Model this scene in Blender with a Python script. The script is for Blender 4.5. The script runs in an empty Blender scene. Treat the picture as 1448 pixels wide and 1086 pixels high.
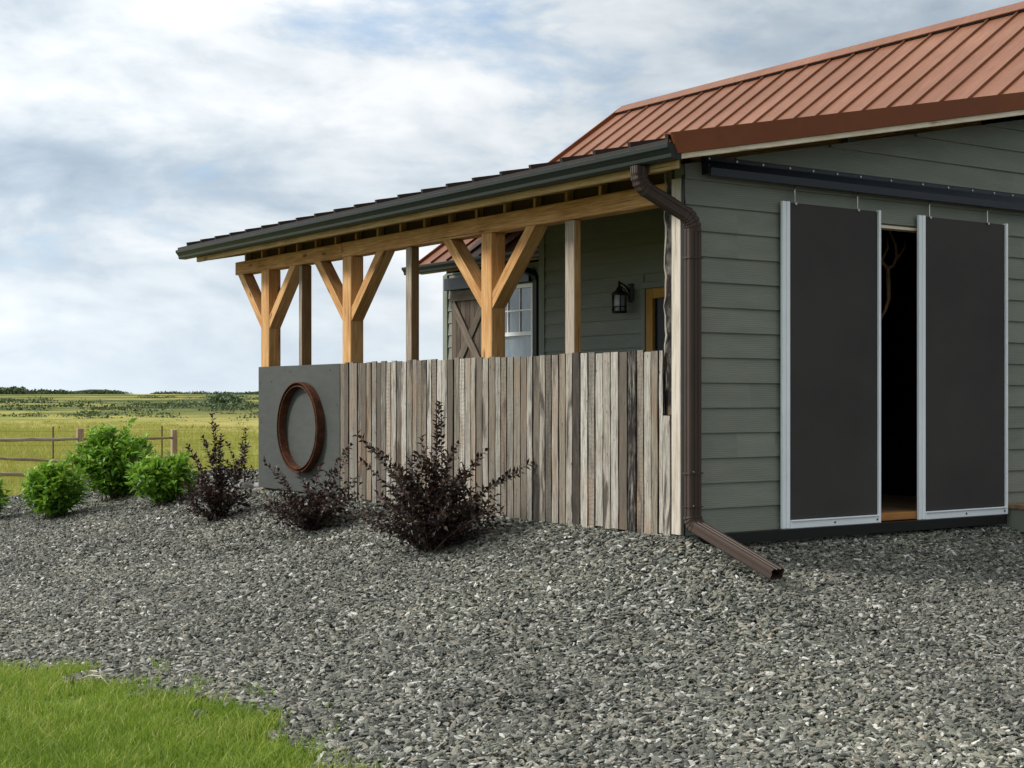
import bpy, bmesh, math, random
import numpy as np
from mathutils import Vector, Matrix
R = math.radians
random.seed(7); rng = np.random.default_rng(7)
sc = bpy.context.scene
COL = sc.collection

# ------------------------------------------------------------------ camera
CAM = Vector((-6.863, -7.906, 0.949))
YAW = R(34.371)
cd = bpy.data.cameras.new('camera'); cam = bpy.data.objects.new('camera', cd); COL.objects.link(cam)
cam.location = CAM; cam.rotation_euler = (R(90), 0, -YAW)
cd.sensor_width = 36; cd.lens = 52.307; cd.shift_y = 22/1448
cd.clip_start = .05; cd.clip_end = 12000
sc.camera = cam
RIGHT = Vector((math.cos(YAW), -math.sin(YAW), 0)); FWD = Vector((math.sin(YAW), math.cos(YAW), 0))

# ------------------------------------------------------------------ light
SUN_EL, SUN_AZ = 37, -60           # azimuth measured from +Y towards +X
sv = Vector((math.sin(R(SUN_AZ))*math.cos(R(SUN_EL)), math.cos(R(SUN_AZ))*math.cos(R(SUN_EL)), math.sin(R(SUN_EL))))
sl = bpy.data.lights.new('sun', 'SUN'); so = bpy.data.objects.new('sun', sl); COL.objects.link(so)
sl.energy = 2.9; sl.angle = R(10); sl.color = (1, .955, .89)
so.rotation_euler = (-sv).to_track_quat('-Z', 'Y').to_euler(); so.location = (0, 0, 30)
sc.view_settings.view_transform = 'Standard'; sc.view_settings.look = 'None'
sc.view_settings.gamma = 1; sc.view_settings.exposure = 0.35

# ------------------------------------------------------------------ node helpers
class NT:
    def __init__(s, tree): s.t = tree; s.n = tree.nodes; s.l = tree.links
    def node(s, typ, **kw):
        n = s.n.new(typ)
        for k, v in kw.items():
            if k.startswith('i_'):
                k = k[2:]; k = int(k) if k.isdigit() else k
                s.put(n.inputs[k], v)
            else: setattr(n, k, v)
        return n
    def put(s, sock, v):
        if isinstance(v, bpy.types.NodeSocket): s.l.new(v, sock)
        else:
            try: sock.default_value = v
            except Exception: sock.default_value = (*v, 1) if len(v) == 3 else v[:3]
    def noise(s, vec, scale, detail=4, rough=.55, dist=0, out=0):
        n = s.node('ShaderNodeTexNoise'); s.l.new(vec, n.inputs['Vector'])
        n.inputs['Scale'].default_value = scale; n.inputs['Detail'].default_value = detail
        n.inputs['Roughness'].default_value = rough; n.inputs['Distortion'].default_value = dist
        return n.outputs[out]
    def ramp(s, fac, stops, interp='LINEAR'):
        n = s.node('ShaderNodeValToRGB'); s.l.new(fac, n.inputs[0]); e = n.color_ramp; e.interpolation = interp
        while len(e.elements) < len(stops): e.elements.new(.5)
        for el, (p, c) in zip(e.elements, stops):
            el.position = p; el.color = (c, c, c, 1) if isinstance(c, (int, float)) else (*c, 1)
        return n.outputs[0]
    def mix(s, fac, a, b, mode='MIX'):
        n = s.node('ShaderNodeMix', data_type='RGBA', blend_type=mode)
        s.put(n.inputs[0], fac); s.put(n.inputs[6], a); s.put(n.inputs[7], b); return n.outputs[2]
    def math(s, op, a, b=0., clamp=False):
        n = s.node('ShaderNodeMath', operation=op, use_clamp=clamp); s.put(n.inputs[0], a); s.put(n.inputs[1], b); return n.outputs[0]
    def mapping(s, vec, scale=(1, 1, 1), loc=(0, 0, 0)):
        n = s.node('ShaderNodeMapping'); s.l.new(vec, n.inputs[0]); n.inputs['Scale'].default_value = scale; n.inputs['Location'].default_value = loc
        return n.outputs[0]
    def attr(s, name, out=0): return s.node('ShaderNodeAttribute', attribute_name=name).outputs[out]
    def pos(s): return s.node('ShaderNodeNewGeometry').outputs['Position']
    def uv(s): return s.node('ShaderNodeTexCoord').outputs['UV']
    def bump(s, h, strength=.3, dist=.01):
        n = s.node('ShaderNodeBump'); s.l.new(h, n.inputs['Height']); n.inputs['Strength'].default_value = strength; n.inputs['Distance'].default_value = dist
        return n.outputs[0]
M = {}
def mat(name):
    m = bpy.data.materials.new(name); m.use_nodes = True; t = NT(m.node_tree); t.n.clear()
    b = t.node('ShaderNodeBsdfPrincipled'); o = t.node('ShaderNodeOutputMaterial'); t.l.new(b.outputs[0], o.inputs[0])
    M[name] = m; return t, b
def setb(t, b, base=None, rough=None, metal=None, normal=None, spec=None):
    if base is not None: t.put(b.inputs['Base Color'], base)
    if rough is not None: t.put(b.inputs['Roughness'], rough)
    if metal is not None: t.put(b.inputs['Metallic'], metal)
    if normal is not None: t.put(b.inputs['Normal'], normal)
    if spec is not None: t.put(b.inputs['Specular IOR Level'], spec)

# ------------------------------------------------------------------ world: Nishita sky with a layer of broken cloud
w = bpy.data.worlds.new('World'); sc.world = w; w.use_nodes = True
t = NT(w.node_tree); t.n.clear()
bg = t.node('ShaderNodeBackground'); wo = t.node('ShaderNodeOutputWorld'); t.l.new(bg.outputs[0], wo.inputs[0])
sky = t.node('ShaderNodeTexSky', sky_type='NISHITA'); sky.sun_disc = False
sky.sun_elevation = R(SUN_EL); sky.sun_rotation = R(SUN_AZ); sky.air_density = 1.0; sky.dust_density = .6
dirv = t.node('ShaderNodeTexCoord').outputs['Generated']
sp = t.node('ShaderNodeSeparateXYZ'); t.l.new(dirv, sp.inputs[0]); dz = sp.outputs[2]
v1 = t.mapping(dirv, (1, 1, 2.3), (-1.59, 2.97, -.18))
warp = t.node('ShaderNodeTexNoise'); t.l.new(v1, warp.inputs['Vector']); warp.inputs['Scale'].default_value = 4; warp.inputs['Detail'].default_value = 2
wv = t.node('ShaderNodeVectorMath', operation='MULTIPLY_ADD'); t.l.new(warp.outputs[1], wv.inputs[0]); wv.inputs[1].default_value = (.10, .10, .10); t.l.new(v1, wv.inputs[2])
big = t.noise(wv.outputs[0], 2.3, 9, .56)
v2 = t.mapping(wv.outputs[0], (1, 1, 1), (.02, -.02, .085))      # the same field looked up a little higher: undersides
big2 = t.noise(v2, 2.3, 5, .45)
v3 = t.mapping(wv.outputs[0], (1, 1, 1.25), (.3, .1, .2)); vs = t.mapping(v3, (1, 1, 1), (.006, -.006, .028))
def billow(vec):                                # puffy heaps: folded noise
    n_ = t.noise(vec, 5.0, 6, .5, .1); return t.math('ABSOLUTE', t.math('MULTIPLY', t.math('SUBTRACT', n_, .5), 2.))
bl, bl2 = billow(v3), billow(vs)
fine = t.noise(wv.outputs[0], 9, 10, .62)
dens = t.math('ADD', t.math('ADD', t.math('MULTIPLY', big, .74), t.math('MULTIPLY', fine, .18)), t.math('MULTIPLY', bl, .09))
dens2 = t.math('ADD', t.math('ADD', t.math('MULTIPLY', big2, .74), t.math('MULTIPLY', fine, .18)), t.math('MULTIPLY', bl2, .09))
cover = t.ramp(dens, [(.365, .1), (.435, 1)])
lum = t.math('ADD', t.math('MULTIPLY', t.math('SUBTRACT', dens, dens2), 3.9), .45)
lum = t.math('ADD', lum, t.math('MULTIPLY', t.math('SUBTRACT', fine, .5), .55))
lum = t.math('ADD', lum, t.math('MULTIPLY', t.math('SUBTRACT', bl, bl2), .42))
ccol = t.ramp(lum, [(.0, (.29, .365, .45)), (.30, (.42, .49, .56)), (.54, (.58, .63, .67)), (.84, (.765, .785, .805))])
skyc = t.mix(1.0, sky.outputs[0], (.118, .118, .118), 'MULTIPLY')
skyc = t.mix(.5, skyc, (.36, .52, .74))
colr = t.mix(cover, skyc, ccol)
lowf = t.ramp(dz, [(.0, .75), (.05, .3), (.10, 0.)])
colr = t.mix(lowf, colr, (.58, .65, .71))
over = t.math('ADD', t.math('MULTIPLY', t.node('ShaderNodeMapRange', i_0=dz, i_1=.28, i_2=.8, i_3=0., i_4=1.).outputs[0], .35), 1.)   # an overcast sky is brightest overhead
ovc = t.mix(t.node('ShaderNodeMapRange', i_0=dz, i_1=.28, i_2=.6, i_3=0., i_4=.75).outputs[0], colr, (.66, .65, .63))
# cloud is brighter on the sun's side of the sky, dimmer opposite
dp = t.node('ShaderNodeVectorMath', operation='DOT_PRODUCT'); t.l.new(dirv, dp.inputs[0]); dp.inputs[1].default_value = (math.sin(R(SUN_AZ)), math.cos(R(SUN_AZ)), 0)
over = t.math('MULTIPLY', over, t.math('ADD', t.math('MULTIPLY', dp.outputs['Value'], .5), 1.02))
vm = t.node('ShaderNodeVectorMath', operation='SCALE'); t.l.new(ovc, vm.inputs[0]); t.l.new(over, vm.inputs[3])
t.l.new(vm.outputs[0], bg.inputs[0]); bg.inputs[1].default_value = 1.0
# strength 0.118 of the physical sky is folded into the mix above

# ------------------------------------------------------------------ object helpers
def tag(o, label=None, cat=None, group=None, kind=None):
    if label: o['label'] = label
    if cat: o['category'] = cat
    if group: o['group'] = group
    if kind: o['kind'] = kind
    return o
def empty(name, loc, label, cat, group=None):
    o = bpy.data.objects.new(name, None); COL.objects.link(o); o.location = loc; o.empty_display_size = .2
    return tag(o, label, cat, group)
class MB:
    """collects shapes in world coordinates, with a UV along the grain (u metres along, v across) and a tint per piece"""
    def __init__(s): s.v = []; s.f = []; s.uv = []; s.ti = []; s.sm = []
    def face(s, pts, uvs=None, tint=.5, smooth=False):
        i = len(s.v); s.v += [tuple(p) for p in pts]; s.f.append(list(range(i, i+len(pts))))
        s.uv.append(uvs or [(p[0]+p[1], p[2]) for p in pts]); s.ti.append(tint); s.sm.append(smooth)
    def bar(s, p0, p1, wd, th, up=(0, 0, 1), tint=None, ext=0):
        """box from p0 to p1; wd measured across (side = dir x up), th along up"""
        p0 = Vector(p0); p1 = Vector(p1); d = (p1-p0); L = d.length; d.normalize()
        side = d.cross(Vector(up)).normalized(); u2 = side.cross(d).normalized()
        c = [[p + side*a*wd/2 + u2*b*th/2 for a, b in ((-1, -1), (1, -1), (1, 1), (-1, 1))] for p in (p0, p1)]
        ou, ov = random.random()*9, random.random()*9; ti = random.random() if tint is None else tint
        i = len(s.v); s.v += [tuple(x) for x in c[0]+c[1]]
        def add(ix, uv): s.f.append([i+k for k in ix]); s.uv.append(uv); s.ti.append(ti); s.sm.append(False)
        acc = 0
        for k, q in enumerate((wd, th, wd, th)):
            n = (k+1) % 4; a = acc+ov; b = acc+q+ov; acc += q
            add((k, n, 4+n, 4+k), [(ou, a), (ou, b), (ou+L, b), (ou+L, a)])
        add((3, 2, 1, 0), [(ou, ov), (ou, ov+wd), (ou+.02, ov+wd), (ou+.02, ov)])
        add((4, 5, 6, 7), [(ou, ov), (ou, ov+wd), (ou+.02, ov+wd), (ou+.02, ov)])
    def box(s, x0, x1, y0, y1, z0, z1, tint=None):
        dx, dy, dz_ = x1-x0, y1-y0, z1-z0; m = max(dx, dy, dz_); cx, cy, cz = (x0+x1)/2, (y0+y1)/2, (z0+z1)/2
        if m == dz_: s.bar((cx, cy, z0), (cx, cy, z1), dy, dx, (1, 0, 0), tint)
        elif m == dx: s.bar((x0, cy, cz), (x1, cy, cz), dy, dz_, (0, 0, 1), tint)
        else: s.bar((cx, y0, cz), (cx, y1, cz), dx, dz_, (0, 0, 1), tint)
    def tube(s, pts, rad, n=8, tint=None, caps=True):
        pts = [Vector(p) for p in pts]; rad = rad if isinstance(rad, (list, tuple)) else [rad]*len(pts)
        ti = random.random() if tint is None else tint; base = len(s.v); ref = None; ln = 0
        for k, p in enumerate(pts):
            d = (pts[min(k+1, len(pts)-1)]-pts[max(k-1, 0)]).normalized()
            if ref is None: ref = Vector((0, 0, 1)) if abs(d.z) < .9 else Vector((1, 0, 0))
            a = d.cross(ref).normalized(); b = a.cross(d).normalized(); ref = b
            for j in range(n):
                an = 2*math.pi*j/n; s.v.append(tuple(p+(a*math.cos(an)+b*math.sin(an))*rad[k]))
        for k in range(len(pts)-1):
            L = (pts[k+1]-pts[k]).length
            for j in range(n):
                m = (j+1) % n; s.f.append([base+k*n+j, base+k*n+m, base+(k+1)*n+m, base+(k+1)*n+j])
                va = j/n*.2; s.uv.append([(ln, va), (ln, va+.2/n), (ln+L, va+.2/n), (ln+L, va)]); s.ti.append(ti); s.sm.append(True)
            ln += L
        if caps:
            for k in (0, len(pts)-1):
                ix = [base+k*n+j for j in range(n)]; s.f.append(ix[::-1] if k else ix); s.uv.append([(0, 0)]*n); s.ti.append(ti); s.sm.append(False)
    def sweep(s, frames, smooth=False, tint=.5, caps=True, closed=True):
        """frames: list of rings (lists of points) joined one to the next"""
        n = len(frames[0]); base = len(s.v); ln = 0
        for fr in frames: s.v += [tuple(p) for p in fr]
        for k in range(len(frames)-1):
            L = (Vector(frames[k+1][0])-Vector(frames[k][0])).length
            for j in range(n if closed else n-1):
                m = (j+1) % n; s.f.append([base+k*n+j, base+k*n+m, base+(k+1)*n+m, base+(k+1)*n+j])
                a, b = j*.03, j*.03+.03; s.uv.append([(ln, a), (ln, b), (ln+L, b), (ln+L, a)]); s.ti.append(tint); s.sm.append(smooth)
            ln += L
        if caps and closed:
            for k in (0, len(frames)-1):
                ix = [base+k*n+j for j in range(n)]; s.f.append(ix[::-1] if k else ix); s.uv.append([(0, 0)]*n); s.ti.append(tint); s.sm.append(False)
    def lathe(s, c, prof, n=20, tint=.5):
        c = Vector(c); fr = [[c+Vector((r*math.cos(2*math.pi*j/n), r*math.sin(2*math.pi*j/n), z)) for j in range(n)] for r, z in prof]
        s.sweep(fr, True, tint)
    def build(s, name, m, parent=None, bevel=0, label=None, seg=1):
        me = bpy.data.meshes.new(name)
        off = Vector(parent.matrix_world.translation) if False else None
        org = getattr(parent, '_o', None)
        o = bpy.data.objects.new(name, me); COL.objects.link(o)
        base = Vector((0, 0, 0))
        p = parent; 
        while p is not None: base += p.location; p = p.parent
        me.from_pydata([tuple(Vector(q)-base) for q in s.v], [], s.f)
        uvl = me.uv_layers.new(name='UVMap'); uvl.data.foreach_set('uv', np.array([c for f in s.uv for c in f], 'f').ravel())
        at = me.attributes.new('tint', 'FLOAT', 'FACE'); at.data.foreach_set('value', np.array(s.ti, 'f'))
        me.polygons.foreach_set('use_smooth', np.array(s.sm, bool))
        me.materials.append(m if not isinstance(m, str) else M[m])
        bm = bmesh.new(); bm.from_mesh(me); bmesh.ops.recalc_face_normals(bm, faces=bm.faces); bm.to_mesh(me); bm.free()
        if parent is not None: o.parent = parent
        if bevel:
            b = o.modifiers.new('bevel', 'BEVEL'); b.width = bevel; b.segments = seg; b.limit_method = 'ANGLE'; b.angle_limit = R(40)
        if label: o['label'] = label
        return o
def np_mesh(name, V, F, m, attrs=(), parent=None, smooth=False):
    """fast triangle mesh from arrays; attrs = (name, per-vertex values)"""
    me = bpy.data.meshes.new(name); n = len(F)
    me.vertices.add(len(V)); me.vertices.foreach_set('co', np.ascontiguousarray(V, 'f').ravel())
    k = F.shape[1]; me.loops.add(n*k); me.loops.foreach_set('vertex_index', np.ascontiguousarray(F, 'i').ravel())
    me.polygons.add(n); me.polygons.foreach_set('loop_start', np.arange(n, dtype='i')*k)
    me.polygons.foreach_set('use_smooth', np.full(n, smooth))
    for an, av in attrs:
        a = me.attributes.new(an, 'FLOAT', 'POINT'); a.data.foreach_set('value', np.ascontiguousarray(av, 'f'))
    me.update(calc_edges=True); me.materials.append(m if not isinstance(m, str) else M[m])
    o = bpy.data.objects.new(name, me); COL.objects.link(o)
    if parent is not None: o.parent = parent
    return o

# ------------------------------------------------------------------ materials
def wood(name, dark, mid, light, rough=.75, knots=True, ringscale=1., greyfac=0.):
    t, b = mat(name); uv = t.uv(); ti = t.attr('tint', 2)
    off = t.node('ShaderNodeCombineXYZ'); t.put(off.inputs[2], t.math('MULTIPLY', ti, 37.))
    ad = t.node('ShaderNodeVectorMath', operation='ADD'); t.l.new(uv, ad.inputs[0]); t.l.new(off.outputs[0], ad.inputs[1]); p = ad.outputs[0]
    grain = t.noise(t.mapping(p, (1.1, 24*ringscale, 1)), 3.2, 5, .6, .25)
    fib = t.noise(t.mapping(p, (3, 150, 1)), 4, 3, .6)
    blot = t.noise(t.mapping(p, (1, 2.5, 1)), 2.2, 3, .5)
    f = t.math('ADD', t.math('MULTIPLY', grain, .62), t.math('MULTIPLY', fib, .22)); f = t.math('ADD', f, t.math('MULTIPLY', blot, .34))
    f = t.math('ADD', f, t.math('MULTIPLY', t.math('SUBTRACT', ti, .5), .12))
    c = t.ramp(f, [(.40, dark), (.54, mid), (.69, light)])
    chk = t.noise(t.mapping(p, (.55, 34, 1)), 2.0, 3, .5, .3); c = t.mix(t.ramp(chk, [(.655, 0), (.70, .8)]), c, tuple(x*.28 for x in dark))
    if knots:
        vo = t.node('ShaderNodeTexVoronoi'); t.l.new(t.mapping(p, (2.1, 6.5, 1)), vo.inputs['Vector']); vo.inputs['Scale'].default_value = 1.
        kn = t.ramp(vo.outputs['Distance'], [(.07, 1), (.16, 0)])
        c = t.mix(t.math('MULTIPLY', kn, .75), c, tuple(x*.35 for x in dark))
    setb(t, b, c, rough, normal=t.bump(t.math('ADD', grain, fib), .35, .004), spec=.25)
wood('timber', (.225, .103, .033), (.425, .212, .072), (.59, .355, .155))
wood('brown_timber', (.12, .065, .03), (.21, .115, .05), (.30, .17, .075))
wood('post_grey', (.10, .078, .055), (.20, .155, .11), (.36, .31, .25), ringscale=1.6, knots=False)
wood('cream_wood', (.60, .47, .31), (.76, .65, .48), (.86, .78, .63), ringscale=.7)
wood('fascia_wood', (.24, .155, .06), (.36, .24, .10), (.46, .34, .17), ringscale=.8)
wood('pale_board', (.17, .14, .11), (.36, .315, .25), (.52, .475, .40), ringscale=.8)
wood('barn_plank', (.035, .025, .018), (.068, .049, .035), (.125, .098, .073), knots=False)
wood('barn_brace', (.055, .042, .031), (.105, .082, .062), (.175, .142, .112), knots=False)
wood('door_wood', (.30, .15, .035), (.42, .22, .055), (.50, .28, .08), knots=False)
wood('fence_wood', (.13, .085, .055), (.24, .16, .105), (.36, .27, .19), knots=False)
wood('floor_wood', (.09, .055, .03), (.17, .105, .06), (.26, .17, .1), knots=False)
wood('sill_wood', (.20, .085, .025), (.32, .14, .04), (.42, .2, .065), knots=False)

# weathered boards: tint picks the board, grain, dark stains, nail holes
t, b = mat('weathered'); uv = t.uv(); ti = t.attr('tint', 2)
off = t.node('ShaderNodeCombineXYZ'); t.put(off.inputs[2], t.math('MULTIPLY', ti, 91.))
ad = t.node('ShaderNodeVectorMath', operation='ADD'); t.l.new(uv, ad.inputs[0]); t.l.new(off.outputs[0], ad.inputs[1]); p = ad.outputs[0]
wn = t.node('ShaderNodeTexWhiteNoise', noise_dimensions='1D'); t.put(wn.inputs['W'], t.math('MULTIPLY', ti, 731.))
sep = t.node('ShaderNodeSeparateColor'); t.l.new(wn.outputs['Color'], sep.inputs[0])
base = t.ramp(wn.outputs['Value'], [(0, (.105, .09, .072)), (.08, (.17, .147, .115)), (.26, (.30, .262, .20)), (.42, (.255, .245, .212)), (.58, (.43, .395, .33)), (.75, (.50, .475, .405)), (1, (.60, .575, .51))])
grain = t.noise(t.mapping(p, (1.3, 30, 1)), 3.2, 6, .65, .5)
fib = t.noise(t.mapping(p, (4, 190, 1)), 4, 3, .6)
c = t.mix(t.ramp(grain, [(.34, .75), (.56, 0.)]), base, (.085, .062, .047))
c = t.mix(t.ramp(fib, [(.38, .6), (.58, 0)]), c, (.07, .058, .048))
stn = t.noise(t.mapping(p, (1.1, 5.5, 1)), 1.9, 4, .55, .6)
stm = t.math('MULTIPLY', t.ramp(stn, [(.50, 0), (.62, 1)]), t.ramp(sep.outputs[1], [(.25, .12), (.7, .92)]))
c = t.mix(stm, c, (.055, .045, .038))
tan = t.noise(t.mapping(p, (.9, 4, 1)), 1.5, 2, .5); c = t.mix(t.math('MULTIPLY', t.ramp(tan, [(.53, 0), (.70, 1)]), .5), c, (.26, .16, .09))
saw = t.node('ShaderNodeTexWave', bands_direction='X', wave_profile='SAW'); t.l.new(t.mapping(p, (1, 1.4, 1)), saw.inputs['Vector']); saw.inputs['Scale'].default_value = 9; saw.inputs['Distortion'].default_value = 7; saw.inputs['Detail'].default_value = 3; saw.inputs['Detail Scale'].default_value = 1.2
sm_ = t.math('MULTIPLY', t.ramp(saw.outputs[1], [(.55, 0), (.95, 1)]), t.ramp(sep.outputs[2], [(.80, .03), (.88, .38)]))
c = t.mix(sm_, c, (.1, .075, .058))
burn_shade = t.ramp(t.attr('burn_shade', 2), [(.0, 0), (1, 1)])  # burnt boards and bark, plus shade painted on plank sides
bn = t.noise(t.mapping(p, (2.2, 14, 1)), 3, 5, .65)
c = t.mix(t.math('MULTIPLY', burn_shade, t.ramp(bn, [(.46, 1), (.72, .25)])), c, (.016, .013, .012))
vo = t.node('ShaderNodeTexVoronoi'); t.l.new(t.mapping(p, (5, 14, 1)), vo.inputs['Vector']); vo.inputs['Scale'].default_value = 1.6
c = t.mix(t.ramp(vo.outputs['Distance'], [(.07, .85), (.12, 0)]), c, (.03, .025, .02))
setb(t, b, c, .85, normal=t.bump(t.math('ADD', t.math('MULTIPLY', grain, 1.3), t.math('ADD', fib, t.math('MULTIPLY', sm_, -1.))), .55, .006), spec=.2)

def paint(name, col, rough=.6, var=.12, scale=6, metal=0, bumpy=0, spec=.4, grain=False):
    t, b = mat(name); po = t.pos()
    n = t.noise(po, scale, 5, .6); n2 = t.noise(po, scale*.13+.4, 3, .5)
    f = t.math('ADD', t.math('MULTIPLY', n, .5), t.math('MULTIPLY', n2, .5))
    c = t.ramp(f, [(.3, tuple(x*(1-var) for x in col)), (.7, tuple(min(1, x*(1+var)) for x in col))])
    nm = None
    if bumpy: nm = t.bump(n, bumpy, .003)
    setb(t, b, c, rough, metal, nm, spec); return t, b, c
# lapped fibre-cement siding with an embossed wood grain
t, b = mat('siding'); uv = t.uv(); ti = t.attr('tint', 2)
off = t.node('ShaderNodeCombineXYZ'); t.put(off.inputs[2], t.math('MULTIPLY', ti, 53.))
ad = t.node('ShaderNodeVectorMath', operation='ADD'); t.l.new(uv, ad.inputs[0]); t.l.new(off.outputs[0], ad.inputs[1]); p = ad.outputs[0]
wr = t.noise(t.mapping(p, (.9, 5, 1)), 2.2, 2, .5)
wa = t.node('ShaderNodeTexWave', bands_direction='Y'); t.l.new(t.mapping(p, (.25, 1, 1)), wa.inputs['Vector']); wa.inputs['Scale'].default_value = 22; wa.inputs['Distortion'].default_value = 9; wa.inputs['Detail'].default_value = 3; wa.inputs['Detail Scale'].default_value = .35
fb = t.noise(t.mapping(p, (3, 70, 1)), 3, 4, .6)
h = t.math('ADD', t.math('MULTIPLY', wa.outputs[1], .7), fb)
c = t.ramp(t.math('ADD', t.math('MULTIPLY', wr, .6), t.math('ADD', t.math('MULTIPLY', ti, .18), t.math('MULTIPLY', t.math('SUBTRACT', h, .5), .36))), [(.3, (.155, .168, .136)), (.75, (.220, .234, .190))])
dirt = t.noise(t.pos(), 1.3, 5, .6); c = t.mix(t.math('MULTIPLY', t.ramp(dirt, [(.45, 0), (.75, 1)]), .22), c, (.13, .14, .11))
setb(t, b, c, .55, normal=t.bump(h, .38, .0022), spec=.35)
paint('green_trim', (.165, .182, .146), .5, .1)

t, b = mat('roof_metal'); po = t.pos()
n1 = t.noise(po, .9, 5, .6); n2 = t.noise(t.mapping(po, (1, 5, 1)), 3.5, 5, .65); n3 = t.noise(po, 45, 2, .5)
f = t.math('ADD', t.math('MULTIPLY', n1, .45), t.math('ADD', t.math('MULTIPLY', n2, .4), t.math('MULTIPLY', n3, .15)))
c = t.ramp(f, [(.32, (.132, .052, .026)), (.5, (.19, .079, .042)), (.68, (.265, .125, .073))])
setb(t, b, c, .5, normal=t.bump(n1, .12, .03), spec=.28)
paint('rake_brown', (.165, .046, .013), .5, .15, 9, spec=.25); paint('seam_brown', (.018, .013, .010), .5, .15, 9, spec=.25)
paint('gutter_green', (.010, .0145, .012), .42, .15, 5, spec=.3)
paint('downspout_brown', (.050, .033, .025), .55, .16, 7, spec=.3)
paint('track_metal', (.016, .020, .030), .4, .1)
paint('black_metal', (.012, .012, .013), .45, .2)
paint('white_metal', (.80, .85, .88), .35, .08, 3, spec=.6)
paint('white_paint', (.82, .83, .82), .4, .04, 3); paint('steel', (.5, .5, .48), .35, .2, 20, metal=.8)
t, b = mat('screen_panel'); po = t.pos(); n = t.noise(po, .8, 4, .6); n2 = t.noise(po, 260, 2, .5)
c = t.mix(t.math('MULTIPLY', n2, .35), t.ramp(n, [(.32, (.027, .0255, .0235)), (.68, (.046, .0435, .0395))]), (.045, .043, .041)); setb(t, b, c, .6, spec=.3, normal=t.bump(n2, .25, .001))
t, b = mat('plywood_grey'); po = t.pos(); n = t.noise(t.mapping(po, (1, 1, 3)), 5, 6, .65); n2 = t.noise(po, 1.1, 4, .55)
vo = t.node('ShaderNodeTexVoronoi'); t.l.new(po, vo.inputs['Vector']); vo.inputs['Scale'].default_value = 6
c = t.ramp(t.math('ADD', t.math('MULTIPLY', n, .55), t.math('MULTIPLY', n2, .45)), [(.3, (.040, .044, .041)), (.7, (.068, .071, .065))])
c = t.mix(t.ramp(vo.outputs['Distance'], [(.035, .8), (.06, 0)]), c, (.03, .03, .028)); setb(t, b, c, .62, spec=.3, normal=t.bump(n, .3, .004))
t, b = mat('rust'); po = t.pos(); n = t.noise(po, 14, 6, .7); n2 = t.noise(po, 70, 3, .6)
c = t.ramp(t.math('ADD', t.math('MULTIPLY', n, .6), t.math('MULTIPLY', n2, .4)), [(.32, (.022, .010, .008)), (.5, (.062, .024, .012)), (.68, (.16, .058, .022))]); setb(t, b, c, .8, normal=t.bump(n2, .5, .003), spec=.2)
t, b = mat('glass_dark'); setb(t, b, (.008, .009, .009), .25, spec=.15)
t, b = mat('window_glass'); po = t.pos(); n = t.noise(t.mapping(po, (1, 2, 1)), 2.2, 4, .6); setb(t, b, t.ramp(n, [(.35, (.06, .085, .1)), (.7, (.15, .19, .21))]), .06, spec=.9)
t, b = mat('lamp_glass'); setb(t, b, (.85, .88, .9), .15, spec=.6); b.inputs['Transmission Weight'].default_value = .5
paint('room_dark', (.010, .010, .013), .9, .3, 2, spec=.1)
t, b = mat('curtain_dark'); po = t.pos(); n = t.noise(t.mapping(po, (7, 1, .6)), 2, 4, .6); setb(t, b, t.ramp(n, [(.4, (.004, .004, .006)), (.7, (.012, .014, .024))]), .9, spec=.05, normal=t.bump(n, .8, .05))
paint('antler', (.27, .155, .075), .6, .4, 25, bumpy=.3)
paint('soffit', (.085, .055, .035), .85, .3, 5, spec=.1)
paint('rock_pale', (.42, .42, .40), .85, .3, 12, bumpy=.6)
paint('twig_pale', (.42, .38, .31), .8, .25, 40)
paint('concrete', (.28, .28, .27), .9, .2, 8)

def leafmat(name, dark, mid, light, rough=.5, trans=(.2, .35, .03), tw=.25):
    m = bpy.data.materials.new(name); m.use_nodes = True; t = NT(m.node_tree); t.n.clear(); M[name] = m
    b = t.node('ShaderNodeBsdfPrincipled'); o = t.node('ShaderNodeOutputMaterial'); tr = t.node('ShaderNodeBsdfTranslucent'); mx = t.node('ShaderNodeMixShader')
    c = t.ramp(t.attr('tint', 2), [(0, dark), (.5, mid), (1, light)])
    setb(t, b, c, rough, spec=.35); t.put(tr.inputs[0], trans); mx.inputs[0].default_value = tw
    t.l.new(b.outputs[0], mx.inputs[1]); t.l.new(tr.outputs[0], mx.inputs[2]); t.l.new(mx.outputs[0], o.inputs[0])
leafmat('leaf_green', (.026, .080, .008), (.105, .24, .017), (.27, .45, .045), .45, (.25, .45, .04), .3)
leafmat('leaf_purple', (.007, .0055, .005), (.020, .0135, .0095), (.070, .040, .024), .42, (.09, .03, .02), .12)
leafmat('leaf_scrub', (.042, .066, .032), (.075, .11, .045), (.13, .165, .065), .7, (.05, .08, .02), .1)  # tones lightened to put distance haze into the leaf colour
leafmat('grass', (.065, .125, .007), (.165, .265, .016), (.50, .47, .15), .55, (.28, .42, .05), .35)
leafmat('field_grass', (.14, .19, .03), (.30, .31, .058), (.46, .40, .13), .7, (.40, .40, .08), .3)
t, b = mat('stem'); setb(t, b, (.075, .048, .036), .8)
t, b = mat('stem_green'); setb(t, b, (.09, .075, .035), .8)

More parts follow.
